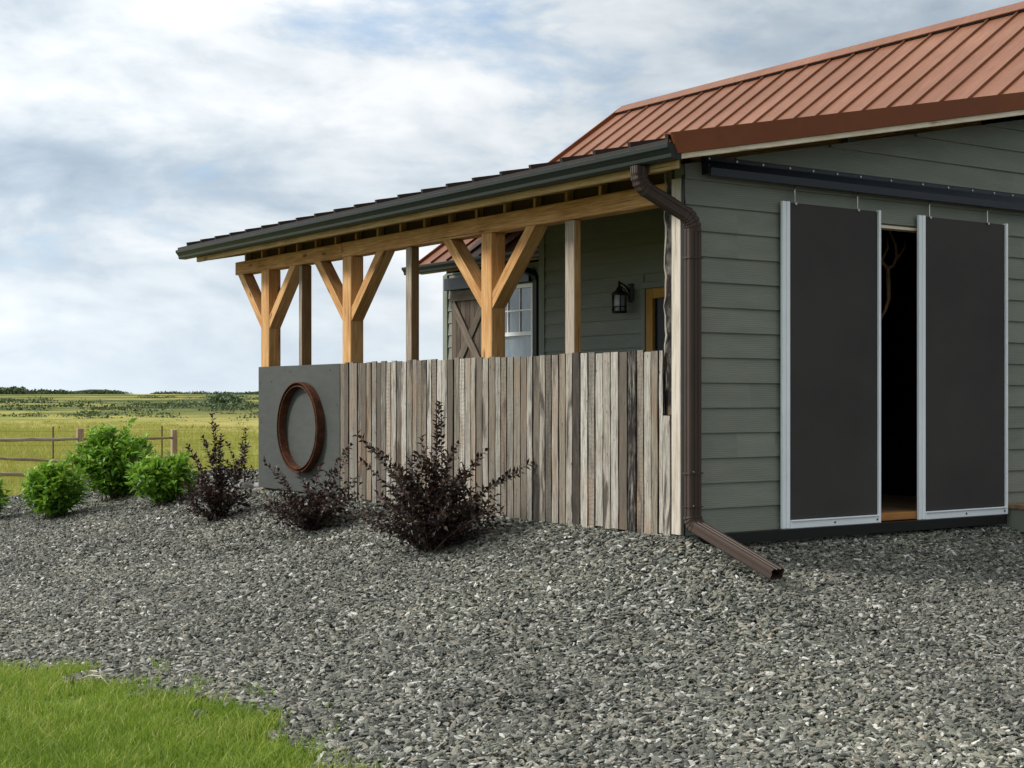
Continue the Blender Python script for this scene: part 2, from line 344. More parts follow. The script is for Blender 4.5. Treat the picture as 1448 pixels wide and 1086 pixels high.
# stones: each instance picks a grey, tan or pale tone
t, b = mat('stone'); oi = t.node('ShaderNodeObjectInfo'); rnd = oi.outputs['Random']; po = t.node('ShaderNodeTexCoord').outputs['Object']
c = t.ramp(rnd, [(0, (.042, .045, .038)), (.17, (.090, .097, .081)), (.42, (.150, .160, .132)), (.68, (.215, .218, .178)), (.80, (.25, .222, .17)), (.88, (.33, .325, .28)), (.95, (.46, .455, .41)), (1, (.66, .65, .60))])
n = t.noise(po, 1.6, 4, .6); c = t.mix(t.ramp(n, [(.35, .35), (.65, 0)]), c, (.085, .085, .078)); pz = t.noise(t.pos(), .7, 4, .6); c = t.mix(1., c, t.ramp(pz, [(.3, (.74, .74, .74)), (.5, (1, 1, 1)), (.7, (1.2, 1.19, 1.14))]), 'MULTIPLY'); setb(t, b, c, .72, spec=.35, normal=t.bump(n, .3, .3))

# ground: gravel, lawn and far field blended by vertex masks with ragged edges
t, b = mat('ground'); po = t.pos()
gm = t.attr('gravel', 2); lw = t.attr('lawn', 2); sc_ = t.attr('scrub', 2)
ed = t.math('MULTIPLY', t.math('SUBTRACT', t.noise(po, 2.6, 5, .65), .5), .9)
gmask = t.ramp(t.math('ADD', gm, ed), [(.47, 0), (.53, 1)])
gb = t.node('ShaderNodeTexVoronoi'); t.l.new(po, gb.inputs['Vector']); gb.inputs['Scale'].default_value = 30
gcol = t.ramp(gb.outputs['Color'], [(0, (.05, .053, .05)), (.5, (.12, .125, .115)), (1, (.2, .2, .185))])
gcol = t.mix(t.ramp(gb.outputs['Distance'], [(.25, 0), (.6, .8)]), gcol, (.035, .036, .033))
a1 = t.noise(po, .05, 6, .62); a2 = t.noise(po, .55, 6, .7); a3 = t.noise(po, 5, 5, .75); a4 = t.noise(po, .012, 5, .6)
ff = t.math('ADD', t.math('ADD', t.math('MULTIPLY', a1, .34), t.math('MULTIPLY', a2, .30)), t.math('ADD', t.math('MULTIPLY', a3, .20), t.math('MULTIPLY', a4, .22)))
fcol = t.ramp(ff, [(.445, (.105, .15, .025)), (.49, (.22, .245, .048)), (.53, (.33, .315, .08)), (.59, (.44, .36, .14))])
sn = t.noise(t.mapping(po, (1, 1, 1)), .02, 6, .68)
smask = t.math('MULTIPLY', t.ramp(sn, [(.44, 0), (.53, 1)]), sc_)
fcol = t.mix(smask, fcol, t.ramp(a2, [(.3, (.035, .058, .018)), (.7, (.085, .115, .035))]))
lcol = t.ramp(t.math('ADD', t.math('MULTIPLY', a2, .5), t.math('MULTIPLY', a3, .5)), [(.35, (.055, .10, .014)), (.65, (.15, .2, .035))])
c = t.mix(lw, fcol, lcol); c = t.mix(gmask, c, gcol)
setb(t, b, c, .95, spec=.1, normal=t.bump(t.math('ADD', t.math('MULTIPLY', gb.outputs['Distance'], -1.), a3), .8, .03))

# ================================================================== GROUND
CX, CY = CAM.x, CAM.y
def hgt(x, y):
    x = np.asarray(x, float); y = np.asarray(y, float)
    dx = np.maximum(-x, 0); dy = np.maximum(np.maximum(-y, y-12.5), 0); d = np.hypot(dx, dy)
    z = -.03-.66*(1-np.exp(-d/1.7)); r = np.hypot(x-CX, y-CY)
    z = z-.1*np.clip((r-15)/10, 0, 1)
    z = z+np.clip(r-150, 0, 850)*.0060
    z = z-.075*np.clip((x-.02)/.3, 0, 1)*np.clip((.35-y)/.3, 0, 1)*np.clip((y+1.6)/1.2, 0, 1)
    und = np.sin(x*.31+1.3)*np.sin(y*.27+.4)*.012*np.clip(d/1., 0, 1)+np.sin(x*.93+.3)*np.sin(y*1.1+2)*.008*np.clip(d/.6, 0, 1)
    far = np.clip((r-45)/120, 0, 1)
    und = und+far*(np.sin(x*.013+.7)*np.cos(y*.011)*.22+np.sin(x*.041+y*.02)*.1)
    return z+und
LAWN = np.array([(-9.5, 4.2), (-6.2, 2.6), (-4.47, 1.42), (-4.36, 1.18), (-4.12, .63), (-3.99, .17), (-3.91, -.38), (-3.82, -.95), (-3.75, -1.44), (-3.88, -1.98), (-3.87, -2.24), (-3.94, -2.7), (-4.4, -4.5), (-5.2, -9), (-6, -16), (-40, -16), (-40, 4.2)])
FIELD = np.array([(-60, 4.2), (-9.5, 4.2), (-7, 7.5), (-5.2, 10.5), (-2.6, 13.2), (.5, 15.2), (5, 16.2), (14, 16.2), (30, 16.2), (30, 300), (-60, 300)])
def sdf(P, x, y):
    """signed distance to polygon, positive inside"""
    d = np.full(x.shape, 1e9); ins = np.zeros(x.shape, bool); n = len(P)
    for i in range(n):
        a, bb = P[i], P[(i+1) % n]; ex, ey = bb-a; t_ = np.clip(((x-a[0])*ex+(y-a[1])*ey)/(ex*ex+ey*ey), 0, 1)
        d = np.minimum(d, np.hypot(x-a[0]-t_*ex, y-a[1]-t_*ey))
        c_ = ((a[1] > y) != (bb[1] > y)); xx = a[0]+(y-a[1])/(bb[1]-a[1]+1e-12)*ex; ins ^= c_ & (x < xx)
    return np.where(ins, d, -d)
def vnoise(x, y, s, seed=0):
    xi = np.floor(x*s).astype(int); yi = np.floor(y*s).astype(int); fx = x*s-xi; fy = y*s-yi
    fx = fx*fx*(3-2*fx); fy = fy*fy*(3-2*fy)
    h = lambda a, c_: ((np.sin(a*127.1+c_*311.7+seed*74.7)*43758.5453) % 1)
    return (h(xi, yi)*(1-fx)+h(xi+1, yi)*fx)*(1-fy)+(h(xi, yi+1)*(1-fx)+h(xi+1, yi+1)*fx)*fy
def lawn_d(x, y):
    d = sdf(LAWN, x, y)+(vnoise(x, y, 3.2, 1)-.5)*.34+(vnoise(x, y, 9, 2)-.5)*.14
    return d
def field_d(x, y): return sdf(FIELD, x, y)+(vnoise(x, y, 1.1, 4)-.5)*.9+(vnoise(x, y, 4, 5)-.5)*.4
nr, na = 430, 760
rr = np.concatenate([[0], .5*(9000/.5)**(np.linspace(0, 1, nr))]); aa = np.linspace(0, 2*np.pi, na, endpoint=False)
Rg, Ag = np.meshgrid(rr, aa, indexing='ij'); gx = CX+Rg*np.sin(Ag); gy = CY+Rg*np.cos(Ag); gz = hgt(gx, gy)
ld = lawn_d(gx, gy); fd = sdf(FIELD, gx, gy); fd = np.where(Rg > 60, 9, fd)
gm_ = np.clip(.5-np.maximum(np.where(Rg < 30, ld, -9)*4, fd*.6), 0, 1); lawnm = (sdf(LAWN, gx, gy) > -1).astype(float)*(Rg < 50)
scr = np.clip((Rg-110)/120, 0, 1)
idx = np.arange((nr+1)*na).reshape(nr+1, na); i0 = idx[:-1, :]; i1 = idx[1:, :]
F = np.stack([i0, np.roll(i0, -1, 1), np.roll(i1, -1, 1), i1], -1).reshape(-1, 4)[:, ::-1]
g = np_mesh('ground', np.stack([gx, gy, gz], -1).reshape(-1, 3), F, 'ground', [('gravel', gm_.ravel()), ('lawn', lawnm.ravel()), ('scrub', scr.ravel())], smooth=True)
tag(g, kind='structure')

# ---- gravel stones (uncountable): points carrying rotation and scale, stones instanced on them
def frustum_points(n, d0, d1, l0, l1, power=1.):
    """uniform over the ground in a wedge in front of the viewpoint"""
    u = rng.random(n); D = np.sqrt(d0*d0+(d1*d1-d0*d0)*u); L = (l0+(l1-l0)*rng.random(n))*D
    return CX+D*FWD.x+L*RIGHT.x, CY+D*FWD.y+L*RIGHT.y, D
def stones():
    xs, ys, ds = [], [], []
    def add(dens, d0, d1, l0, l1):
        area = .5*(d1*d1-d0*d0)*(l1-l0); x, y, D = frustum_points(int(area*dens), d0, d1, l0, l1); xs.append(x); ys.append(y); ds.append(D)
    add(4000, 5.2, 8.5, -.43, .47); add(3500, 8.5, 13., -.43, .42); add(2200, 13, 18.5, -.42, .02); add(1500, 5.2, 14, -.66, -.43); add(1500, 5.2, 8.5, .47, .62); add(700, 18.5, 25, -.42, -.12)
    x = np.concatenate(xs); y = np.concatenate(ys); D = np.concatenate(ds)
    keep = (lawn_d(x, y) < .03+.05*rng.random(len(x))) & (field_d(x, y) < .1) & ~((x > .02) & (y > .0) & (y < 8.7))
    x, y, D = x[keep], y[keep], D[keep]; n = len(x)
    s = np.clip(.0126*np.exp(rng.normal(0, .28, n)), .005, .021); s = np.where(rng.random(n) < .3, s*.6, s)
    z = hgt(x, y)+s*.25+rng.random(n)*.016
    me = bpy.data.meshes.new('gravel'); me.vertices.add(n); me.vertices.foreach_set('co', np.stack([x, y, z], -1).astype('f').ravel())
    rot = np.stack([rng.normal(0, .42, n), rng.normal(0, .42, n), rng.random(n)*6.283], -1)
    scl = np.stack([s*(1.2+.65*rng.random(n)), s*(.72+.3*rng.random(n)), s*(.32+.26*rng.random(n))], -1)
    for nm, v in (('rot', rot), ('scl', scl)):
        a = me.attributes.new(nm, 'FLOAT_VECTOR', 'POINT'); a.data.foreach_set('vector', v.astype('f').ravel())
    me.materials.append(M['stone']); o = bpy.data.objects.new('gravel', me); COL.objects.link(o)
    ng = bpy.data.node_groups.new('gravel_scatter', 'GeometryNodeTree')
    ng.interface.new_socket('Geometry', in_out='INPUT', socket_type='NodeSocketGeometry'); ng.interface.new_socket('Geometry', in_out='OUTPUT', socket_type='NodeSocketGeometry')
    t = NT(ng); gi = t.node('NodeGroupInput'); go = t.node('NodeGroupOutput'); inst = t.node('GeometryNodeGeometryToInstance')
    for k in range(7):
        ico = t.node('GeometryNodeMeshIcoSphere'); ico.inputs['Radius'].default_value = 1; ico.inputs['Subdivisions'].default_value = 2
        p_ = t.node('GeometryNodeInputPosition'); of = t.node('ShaderNodeVectorMath', operation='ADD'); t.l.new(p_.outputs[0], of.inputs[0]); of.inputs[1].default_value = (k*13.7, k*5.1, k*3.3)
        nz = t.node('ShaderNodeTexNoise'); t.l.new(of.outputs[0], nz.inputs['Vector']); nz.inputs['Scale'].default_value = .75; nz.inputs['Detail'].default_value = 1.5
        sb = t.node('ShaderNodeVectorMath', operation='SUBTRACT'); t.l.new(nz.outputs[1], sb.inputs[0]); sb.inputs[1].default_value = (.5, .5, .5)
        ml = t.node('ShaderNodeVectorMath', operation='SCALE'); t.l.new(sb.outputs[0], ml.inputs[0]); ml.inputs[3].default_value = 1.5
        spn = t.node('GeometryNodeSetPosition'); t.l.new(ico.outputs[0], spn.inputs[0]); t.l.new(ml.outputs[0], spn.inputs['Offset'])
        sh = t.node('GeometryNodeSetShadeSmooth'); t.l.new(spn.outputs[0], sh.inputs[0]); sh.inputs[2].default_value = k % 3 != 0
        smt = t.node('GeometryNodeSetMaterial'); t.l.new(sh.outputs[0], smt.inputs[0]); smt.inputs['Material'].default_value = M['stone']
        t.l.new(smt.outputs[0], inst.inputs[0])
    ip = t.node('GeometryNodeInstanceOnPoints'); t.l.new(gi.outputs[0], ip.inputs['Points']); t.l.new(inst.outputs[0], ip.inputs['Instance']); ip.inputs['Pick Instance'].default_value = True
    ra = t.node('GeometryNodeInputNamedAttribute', data_type='FLOAT_VECTOR'); ra.inputs[0].default_value = 'rot'; sa = t.node('GeometryNodeInputNamedAttribute', data_type='FLOAT_VECTOR'); sa.inputs[0].default_value = 'scl'
    e2r = t.node('FunctionNodeEulerToRotation'); t.l.new(ra.outputs[0], e2r.inputs[0]); t.l.new(e2r.outputs[0], ip.inputs['Rotation']); t.l.new(sa.outputs[0], ip.inputs['Scale'])
    t.l.new(ip.outputs[0], go.inputs[0])
    md = o.modifiers.new('scatter', 'NODES'); md.node_group = ng
    tag(o, 'loose grey crushed gravel covering the sloping bed around the porch', 'gravel', kind='stuff')
stones()

# ---- blades of grass
def blades(name, x, y, hgt_lo, hgt_hi, wid, lean, m, label, tint_mu=.45, tint_sd=.22):
    n = len(x); z = hgt(x, y)-.005; h = hgt_lo+(hgt_hi-hgt_lo)*rng.random(n)**1.3; a = rng.random(n)*6.283; la = rng.random(n)*6.283
    ln = h*lean*rng.random(n); wx, wy = np.cos(a)*wid, np.sin(a)*wid; lx, ly = np.cos(la)*ln, np.sin(la)*ln
    V = np.empty((n, 5, 3)); P = np.stack([x, y, z], -1)
    for k, (sx, f_, hh) in enumerate(((-1, 0, 0), (1, 0, 0), (-.75, .3, .55), (.75, .3, .55), (0, 1, 1))):
        V[:, k, 0] = x+sx*wx+lx*f_; V[:, k, 1] = y+sx*wy+ly*f_; V[:, k, 2] = z+h*hh*np.where(f_ == 1, .96, 1)
    b0 = np.arange(n)[:, None]*5; F = np.concatenate([b0+np.array([[0, 1, 3]]), b0+np.array([[0, 3, 2]]), b0+np.array([[2, 3, 4]])])
    ti = np.clip(rng.normal(tint_mu, tint_sd, n)+(vnoise(x, y, .8, 9)-.5)*.3+(vnoise(x, y, 4.5, 10)-.5)*.4, 0, .82)
    ti = np.where(rng.random(n) < .05, 1., ti)                # dry straws
    o = np_mesh(name, V.reshape(-1, 3), F, m, [('tint', np.repeat(ti, 5))]); tag(o, label, 'grass', kind='stuff'); return o
x, y, D = frustum_points(500000, 4.6, 10.2, -.70, .02); ld_ = lawn_d(x, y); thin = np.clip(np.hypot((x+4.40)/.30, (y+.12)/.5)-.25+(vnoise(x, y, 7, 6)-.5), .06, 1); stray = (ld_ > -.45) & (vnoise(x, y, 6.5, 15) > .80) & (rng.random(len(x)) < .22*np.clip(1+ld_*2.2, 0, 1)); kp = stray | ((ld_ > -.02) & (rng.random(len(x)) < thin*np.clip(.12+ld_*3, 0, 1)*np.clip(.25+1.4*vnoise(x, y, 5, 11), 0, 1)))
blades('lawn_grass', x[kp], y[kp], .025, .095, .0027, 1.1, 'grass', 'short bright green lawn grass in the near corner beside the gravel', .47, .26)
x, y, D = frustum_points(190000, 19, 120, -.40, .06); kp = (field_d(x, y) > 0) & (rng.random(len(x)) < np.clip(1.25*vnoise(x, y, .35, 13), .1, 1)*np.clip(30/D, 0, 1)*np.clip((118-D)/70, 0, 1)); x, y = x[kp], y[kp]
x = np.repeat(x, 6)+rng.normal(0, .07, len(x)*6); y = np.repeat(y, 6)+rng.normal(0, .07, len(y)*6)
blades('field_grass', x, y, .06, .30, .006, .8, 'field_grass', 'tall yellow-green meadow grass beyond the gravel bed and rail fence', .5, .2)

# ================================================================== BUILDING
B = empty('farm_building', (0, 0, 0), 'grey-green sided building with rust brown ribbed metal roof, open timber porch and sliding screen doors', 'building')
LS = .189
def low(x): return 2.68+LS*(x+.4)              # top of the low porch roof
SX0, SZ0, SX1, SZ1 = 3.12, 2.71, 6.53, 5.106   # steep roof: eave and ridge
SS = (SZ1-SZ0)/(SX1-SX0)
def steep(x): return SZ0+SS*(x-SX0)
XB = (SZ0-SS*SX0-2.68-LS*.4)/(LS-SS)           # where the low roof runs into the steep one
def siding(name, origin, u, nrm, u0, u1, zline, exp_, top, cuts=(), zbot=0.0, lab=None):
    """lapped courses; top(u) gives the wall's top; cuts = (u0,u1,z0,z1) openings"""
    mb = MB(); origin = Vector(origin); u = Vector(u); nrm = Vector(nrm)
    z = zline-exp_*math.ceil((zline-zbot)/exp_); zmax = max(top(u0), top(u1), top((u0+u1)/2))
    P = lambda a, zz, off: origin+u*a+Vector((0, 0, zz))+nrm*off
    while z < zmax:
        za, zb = max(z, zbot), z+exp_
        segs = [(u0, u1)]
        for (c0, c1, d0, d1) in cuts:
            if za < d1-.002 and zb > d0+.002:
                ns = []
                for a, b_ in segs:
                    if c0 > a: ns.append((a, min(b_, c0)))
                    if c1 < b_: ns.append((max(a, c1), b_))
                segs = [q for q in ns if q[1]-q[0] > .001]
        for a, b_ in segs:
            j = a; ti = random.random()
            n = max(1, int((b_-a)/(.12 if abs(top(a)-top(b_)) > .02 else .6))); us = [a+(b_-a)*k/n for k in range(n+1)]; oo = random.random()*20
            for k in range(n):
                if random.random() < .14 and u1-u0 > 4.5: ti = random.random()
                ua, ub = us[k], us[k+1]; ta, tb = min(zb, top(ua)), min(zb, top(ub))
                if min(ta, tb) <= za+.001: continue
                o_t = lambda zz: .003+.015*(1-(zz-z)/exp_)
                mb.face([P(ua, za, o_t(za)), P(ub, za, o_t(za)), P(ub, tb, o_t(tb)), P(ua, ta, o_t(ta))], [(oo+ua, za), (oo+ub, za), (oo+ub, tb), (oo+ua, ta)], ti)
                mb.face([P(ua, za, .0), P(ub, za, .0), P(ub, za, o_t(za)), P(ua, za, o_t(za))], [(oo+ua, za), (oo+ub, za), (oo+ub, za), (oo+ua, za)], ti)
        z += exp_
    return mb
def backing(mb, x0, x1, y0, y1, z0, z1): mb.box(x0, x1, y0, y1, z0, z1)

# --- front gable wall (faces -Y)
RX2 = 2*SX1-SX0
def ftop(x): return (low(x) if x < XB else (steep(x) if x < SX1 else steep(2*SX1-x)))-.16
OP = (1.86, 3.25, -.2, 2.303)
mb = siding('w', (0, 0, 0), (1, 0, 0), (0, -1, 0), .0, 9.5, 2.315, .178, ftop, [OP], -.12)
gw = mb.build('wall', 'siding', B)
mb = MB()                                        # solid body behind the boards
for (a, b_, z0) in ((.0, OP[0], -.12), (OP[1], 9.5, -.12), (OP[0], OP[1], OP[3])):
    n = max(1, int((b_-a)/.5)); xs = sorted(set([a+(b_-a)*k/n for k in range(n+1)]+[q for q in (XB, SX1) if a < q < b_]))
    for xa, xb in zip(xs[:-1], xs[1:]):
        za, zb = ftop(xa), ftop(xb); q = [(xa, z0), (xb, z0), (xb, zb), (xa, za)]
        for yy in (.001, .10): mb.face([(p_[0], yy, p_[1]) for p_ in q])
mb.face([(OP[0], .001, OP[3]), (OP[1], .001, OP[3]), (OP[1], .1, OP[3]), (OP[0], .1, OP[3])])
for xx in (.0, OP[0], OP[1]): mb.face([(xx, .001, -.12), (xx, .1, -.12), (xx, .1, ftop(xx) if xx < .1 else OP[3]), (xx, .001, ftop(xx) if xx < .1 else OP[3])])
mb.build('wall_core', 'green_trim', gw)
mb = MB(); mb.box(OP[0], OP[1], -.008, .09, OP[3]-.022, OP[3]-.001); mb.build('door_head', 'cream_wood', gw)
# --- porch wall (faces -X) and its end, and the recessed far wall
W1, YB1, W2, YE = 1.75, 4.16, 3.60, 8.96
DR = (1.55, 2.56, -.12, 1.985)
mb = siding('w', (W1, 0, 0), (0, 1, 0), (-1, 0, 0), .1, YB1, 1.821, .1335, lambda a: low(W1)-.05, [DR], -.12)
pw = mb.build('wall', 'siding', B)
mb = MB()
mb.box(W1+.001, W1+.1, .1, DR[0], -.12, low(W1)-.05); mb.box(W1+.001, W1+.1, DR[1], YB1-.001, -.12, low(W1)-.05); mb.box(W1+.001, W1+.1, DR[0], DR[1], DR[3], low(W1)-.05)
mb.build('wall_core', 'green_trim', pw)
mb = siding('w', (0, YB1, 0), (1, 0, 0), (0, 1, 0), W1, W2, 1.821, .1335, lambda a: low(a)-.05, [], -.12)
mb.face([(W1, YB1-.001, -.12), (W2, YB1-.001, -.12), (W2, YB1-.001, low(W2)-.05), (W1, YB1-.001, low(W1)-.05)])
mb.build('wall', 'siding', B)
mb = MB(); mb.box(W1-.022, W1+.06, YB1-.07, YB1+.022, -.12, low(W1)-.06); mb.build('corner_trim', 'green_trim', pw)
WN = (6.90, 7.76, .95, 2.372); BD = (7.84, 8.72, -.1, 2.365)
mb = siding('w', (W2, 0, 0), (0, 1, 0), (-1, 0, 0), YB1, YE, 2.28, .160, lambda a: 2.62, [WN], -.12)
rw = mb.build('wall', 'siding', B)
mb = MB(); mb.box(W2+.001, W2+.1, YB1, WN[0], -.12, 2.62); mb.box(W2+.001, W2+.1, WN[1], YE, -.12, 2.62); mb.box(W2+.001, W2+.1, WN[0], WN[1], -.12, WN[2]); mb.box(W2+.001, W2+.1, WN[0], WN[1], WN[3], 2.62)
mb.build('wall_core', 'green_trim', rw)
mb = MB(); mb.box(W2-.03, W2+.07, YE-.085, YE+.02, -.12, 2.60); mb.build('corner_trim', 'green_trim', rw)
def etop(x): return (steep(x) if x < SX1 else steep(2*SX1-x))-.12
mb = siding('w', (0, YE, 0), (1, 0, 0), (0, 1, 0), W2+.02, 9.5, 2.28, .16, etop, [], -.12)
mb.face([(W2+.07, YE-.05, -.12), (9.5, YE-.05, -.12), (9.5, YE-.05, etop(9.5)), (SX1, YE-.05, etop(SX1)), (W2+.07, YE-.05, etop(W2+.07))])
mb.build('wall', 'siding', B)
mb = siding('w', (9.5, 0, 0), (0, 1, 0), (1, 0, 0), 0, YE, 2.28, .178, lambda a: 2.62, [], -.12); mb.build('wall', 'siding', B)

# --- room behind the sliding doors
mb = MB(); mb.box(W1+.102, 3.9, .102, YB1-.02, -.1, .06); mb.build('floor', 'floor_wood', B)
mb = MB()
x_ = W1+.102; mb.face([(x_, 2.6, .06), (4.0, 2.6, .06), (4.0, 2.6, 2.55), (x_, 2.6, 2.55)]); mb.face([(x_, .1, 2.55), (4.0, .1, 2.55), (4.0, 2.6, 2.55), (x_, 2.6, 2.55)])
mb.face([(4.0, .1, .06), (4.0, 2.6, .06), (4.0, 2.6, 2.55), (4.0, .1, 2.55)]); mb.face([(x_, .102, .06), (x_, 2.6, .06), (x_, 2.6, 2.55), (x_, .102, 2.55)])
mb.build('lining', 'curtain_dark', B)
mb = MB(); mb.box(OP[0]+.01, OP[1]-.01, -.03, .10, .010, .068); mb.build('threshold', 'sill_wood', B, .004)
# porch deck
mb = MB(); mb.box(.06, 3.58, YB1+.03, 8.3, -.14, -.03); mb.box(.06, 1.72, .11, YB1+.029, -.14, -.03); mb.build('porch_deck', 'concrete', B)

# --- roofs
def slab(mb, pts, th):
    n = Vector(pts[1])-Vector(pts[0]); n = n.cross(Vector(pts[2])-Vector(pts[0])).normalized()
    if n.z < 0: n = -n
    lo = [Vector(p_)-n*th for p_ in pts]; mb.face(pts); mb.face(lo[::-1])
    for i in range(len(pts)):
        j = (i+1) % len(pts); mb.face([pts[i], pts[j], lo[j], lo[i]])
YF, YR = -.34, 8.26
low_roof = MB(); x1 = XB+.05
slab(low_roof, [(-.42, YF, low(-.42)), (x1, YF, low(x1)), (x1, YR, low(x1)), (-.42, YR, low(-.42))], .018)
lr = low_roof.build('roof', 'roof_metal', B)
mb = MB(); y = YF+.02; k = 0
while y < YR:
    a = Vector((-.43, y, low(-.43)+.020)); c_ = Vector((x1, y, low(x1)+.020)); mb.bar(a, c_, .03, .042, (0, 0, 1)); y += .395
mb.build('roof_seam', 'seam_brown', lr)
mb = MB(); mb.box(-.428, -.4215, YF+.01, YR, low(-.42)-.03, low(-.42)+.004); mb.build('drip_edge', 'seam_brown', lr)
mb = MB(); slab(mb, [(-.33, YF+.03, low(-.33)-.022), (x1, YF+.03, low(x1)-.022), (x1, YR-.02, low(x1)-.022), (-.33, YR-.02, low(-.33)-.022)], .02); mb.build('roof_deck', 'soffit', lr)
YS = 8.86
sr = MB(); xt = SX0
slab(sr, [(XB-.1, YF, steep(XB-.1)), (SX1, YF, SZ1), (SX1, YS, SZ1), (SX0, YS, SZ0), (SX0, YB1+.02, SZ0), (XB-.1, YB1+.02, steep(XB-.1))], .02)
m2 = lambda x: 2*SX1-x
slab(sr, [(m2(SX0), YF, SZ0), (SX1+.002, YF, SZ1), (SX1+.002, YS, SZ1), (m2(SX0), YS, SZ0)], .02)
srf = sr.build('roof', 'roof_metal', B)
mb = MB(); y = YS-.35
while y > YF:
    xs = SX0-.02 if y > YB1+.05 else XB-.05
    mb.bar((xs, y, steep(xs)+.013), (SX1-.07, y, steep(SX1-.07)+.013), .012, .032, (0, 0, 1))
    mb.bar((m2(SX0), y, SZ0+.02), (m2(SX1-.07), y, steep(SX1-.07)+.02), .022, .046, (0, 0, 1)); y -= .381
mb.build('roof_seam', 'roof_metal', srf)
mb = MB()                                        # ridge cap, raised over a dark vent gap
for s_ in (1, -1):
    f_ = lambda x: x if s_ == 1 else m2(x)
    A = [(f_(SX1-.15), YF-.02, steep(SX1-.15)+.055), (SX1, YF-.02, SZ1+.07), (SX1, YS+.02, SZ1+.07), (f_(SX1-.15), YS+.02, steep(SX1-.15)+.055)]; slab(mb, A, .012)
mb.build('ridge_cap', 'rake_brown' if False else 'roof_metal', srf)
mb = MB(); mb.bar((SX1-.105, YF, steep(SX1-.105)+.022), (SX1-.105, YS, steep(SX1-.105)+.022), .035, .04, (0, 0, 1)); mb.build('ridge_vent', 'black_metal', srf)
mb = MB(); mb.bar((SX0-.02, YS+.012, steep(SX0-.02)-.01), (SX1, YS+.012, SZ1+.01), .03, .09, (0, 0, 1)); mb.build('rake_trim', 'rake_brown', srf)
mb = MB(); slab(mb, [(SX0+.03, YB1+.05, steep(SX0+.03)-.025), (SX1, YB1+.05, SZ1-.025), (SX1, YS-.02, SZ1-.025), (SX0+.03, YS-.02, steep(SX0+.03)-.025)], .03); mb.build('roof_deck', 'soffit', srf)
# front rake: folded brown trim over a cream barge board
def rk(x, dzz): return (x, dzz)
mb = MB(); xa, xb = -.43, XB+1.2; lowx = lambda x: 2.68+LS*(x+.4)
top_, bot = .046, -.088
for (ya, yb) in ((YF-.028, YF-.024),):
    pass
fr = []
for x in (xa+.0, xb):
    z = lowx(x); sh = .055 if x < 0 else 0
    fr.append([(x, YF+.05, z+top_), (x, YF-.030, z+top_), (x+sh, YF-.030, z+bot), (x+sh, YF-.018, z+bot-.004), (x+sh, YF-.014, z+bot+.006), (x, YF-.018, z+top_-.012), (x, YF+.05, z+top_-.012)])
mb.sweep(fr); mb.build('rake_trim', 'rake_brown', lr)
mb = MB(); fr = []
for x in (-.325, xb):
    z = lowx(x); fr.append([(x, YF-.012, z-.03), (x, YF-.012, z-.138), (x, YF+.026, z-.138), (x, YF+.026, z-.03)])
mb.sweep(fr); mb.build('barge_board', 'cream_wood', B, .003)
mb = MB(); fr = []
for x in (-.30, XB):
    z = lowx(x); fr.append([(x, YF+.027, z-.05), (x, YF+.027, z-.062), (x, -.005, z-.062), (x, -.005, z-.05)])
mb.sweep(fr); mb.build('soffit', 'soffit', B)
# eave: fascia and K-style gutter
mb = MB(); mb.bar((-.318, YF+.03, 2.565), (-.318, YR-.33, 2.565), .036, .135, (0, 0, 1)); mb.build('fascia', 'fascia_wood', B, .003)
def kgutter(parent, x, y0, y1, z, s_=1.):
    prof = [(0, .10), (0, 0), (-.075, 0), (-.085, .012), (-.088, .035), (-.105, .058), (-.118, .072), (-.120, .098), (-.112, .102), (-.108, .096), (-.106, .076), (-.078, .036), (-.070, .010), (-.006, .008), (-.006, .10)]
    mb = MB(); mb.sweep([[(x+a*s_, yy, z+b_*s_) for a, b_ in prof] for yy in (y0, y1)], caps=False)
    o_ = prof[:9]
    for yy, q in ((y0, -.004), (y1, .004)):
        mb.sweep([[(x+a*s_*1.02, yy+dd, z+b_*s_) for a, b_ in o_] for dd in (0, q)])
    return mb.build('gutter', 'gutter_green', parent)
kgutter(B, -.338, -.36, 8.24, 2.548)
mb = MB()
y = YR-.35
while y > .15:                                   # rafters running down the low roof
    x0_, x1_ = -.29, 3.4; d_ = .07+.055
    mb.bar((x0_, y, low(x0_)-d_), (x1_, y, low(x1_)-d_), .038, .14, (0, 0, 1)); y -= .43
mb.build('rafter', 'timber', B)
y = YR-.35
while y > .15:
    if y < 7.6: mb = MB(); mb.box(.055, .115, y-.017, y+.017, 2.498, 2.60); mb.build('block', 'timber', B)
    y -= .43
mb = MB(); mb.box(.12, .15, .1, 7.6, 2.5, 2.735); mb.build('blocking', 'soffit', B)
# main beam in two lengths
for (a, b_, zt) in ((5.172, 7.72, 2.495), (.0, 5.168, 2.497)):
    mb = MB(); mb.bar((.11, a, (2.352+zt)/2), (.11, b_, (2.352+zt)/2), .14, zt-2.352, (0, 0, 1)); mb.build('beam', 'timber', B, .005)
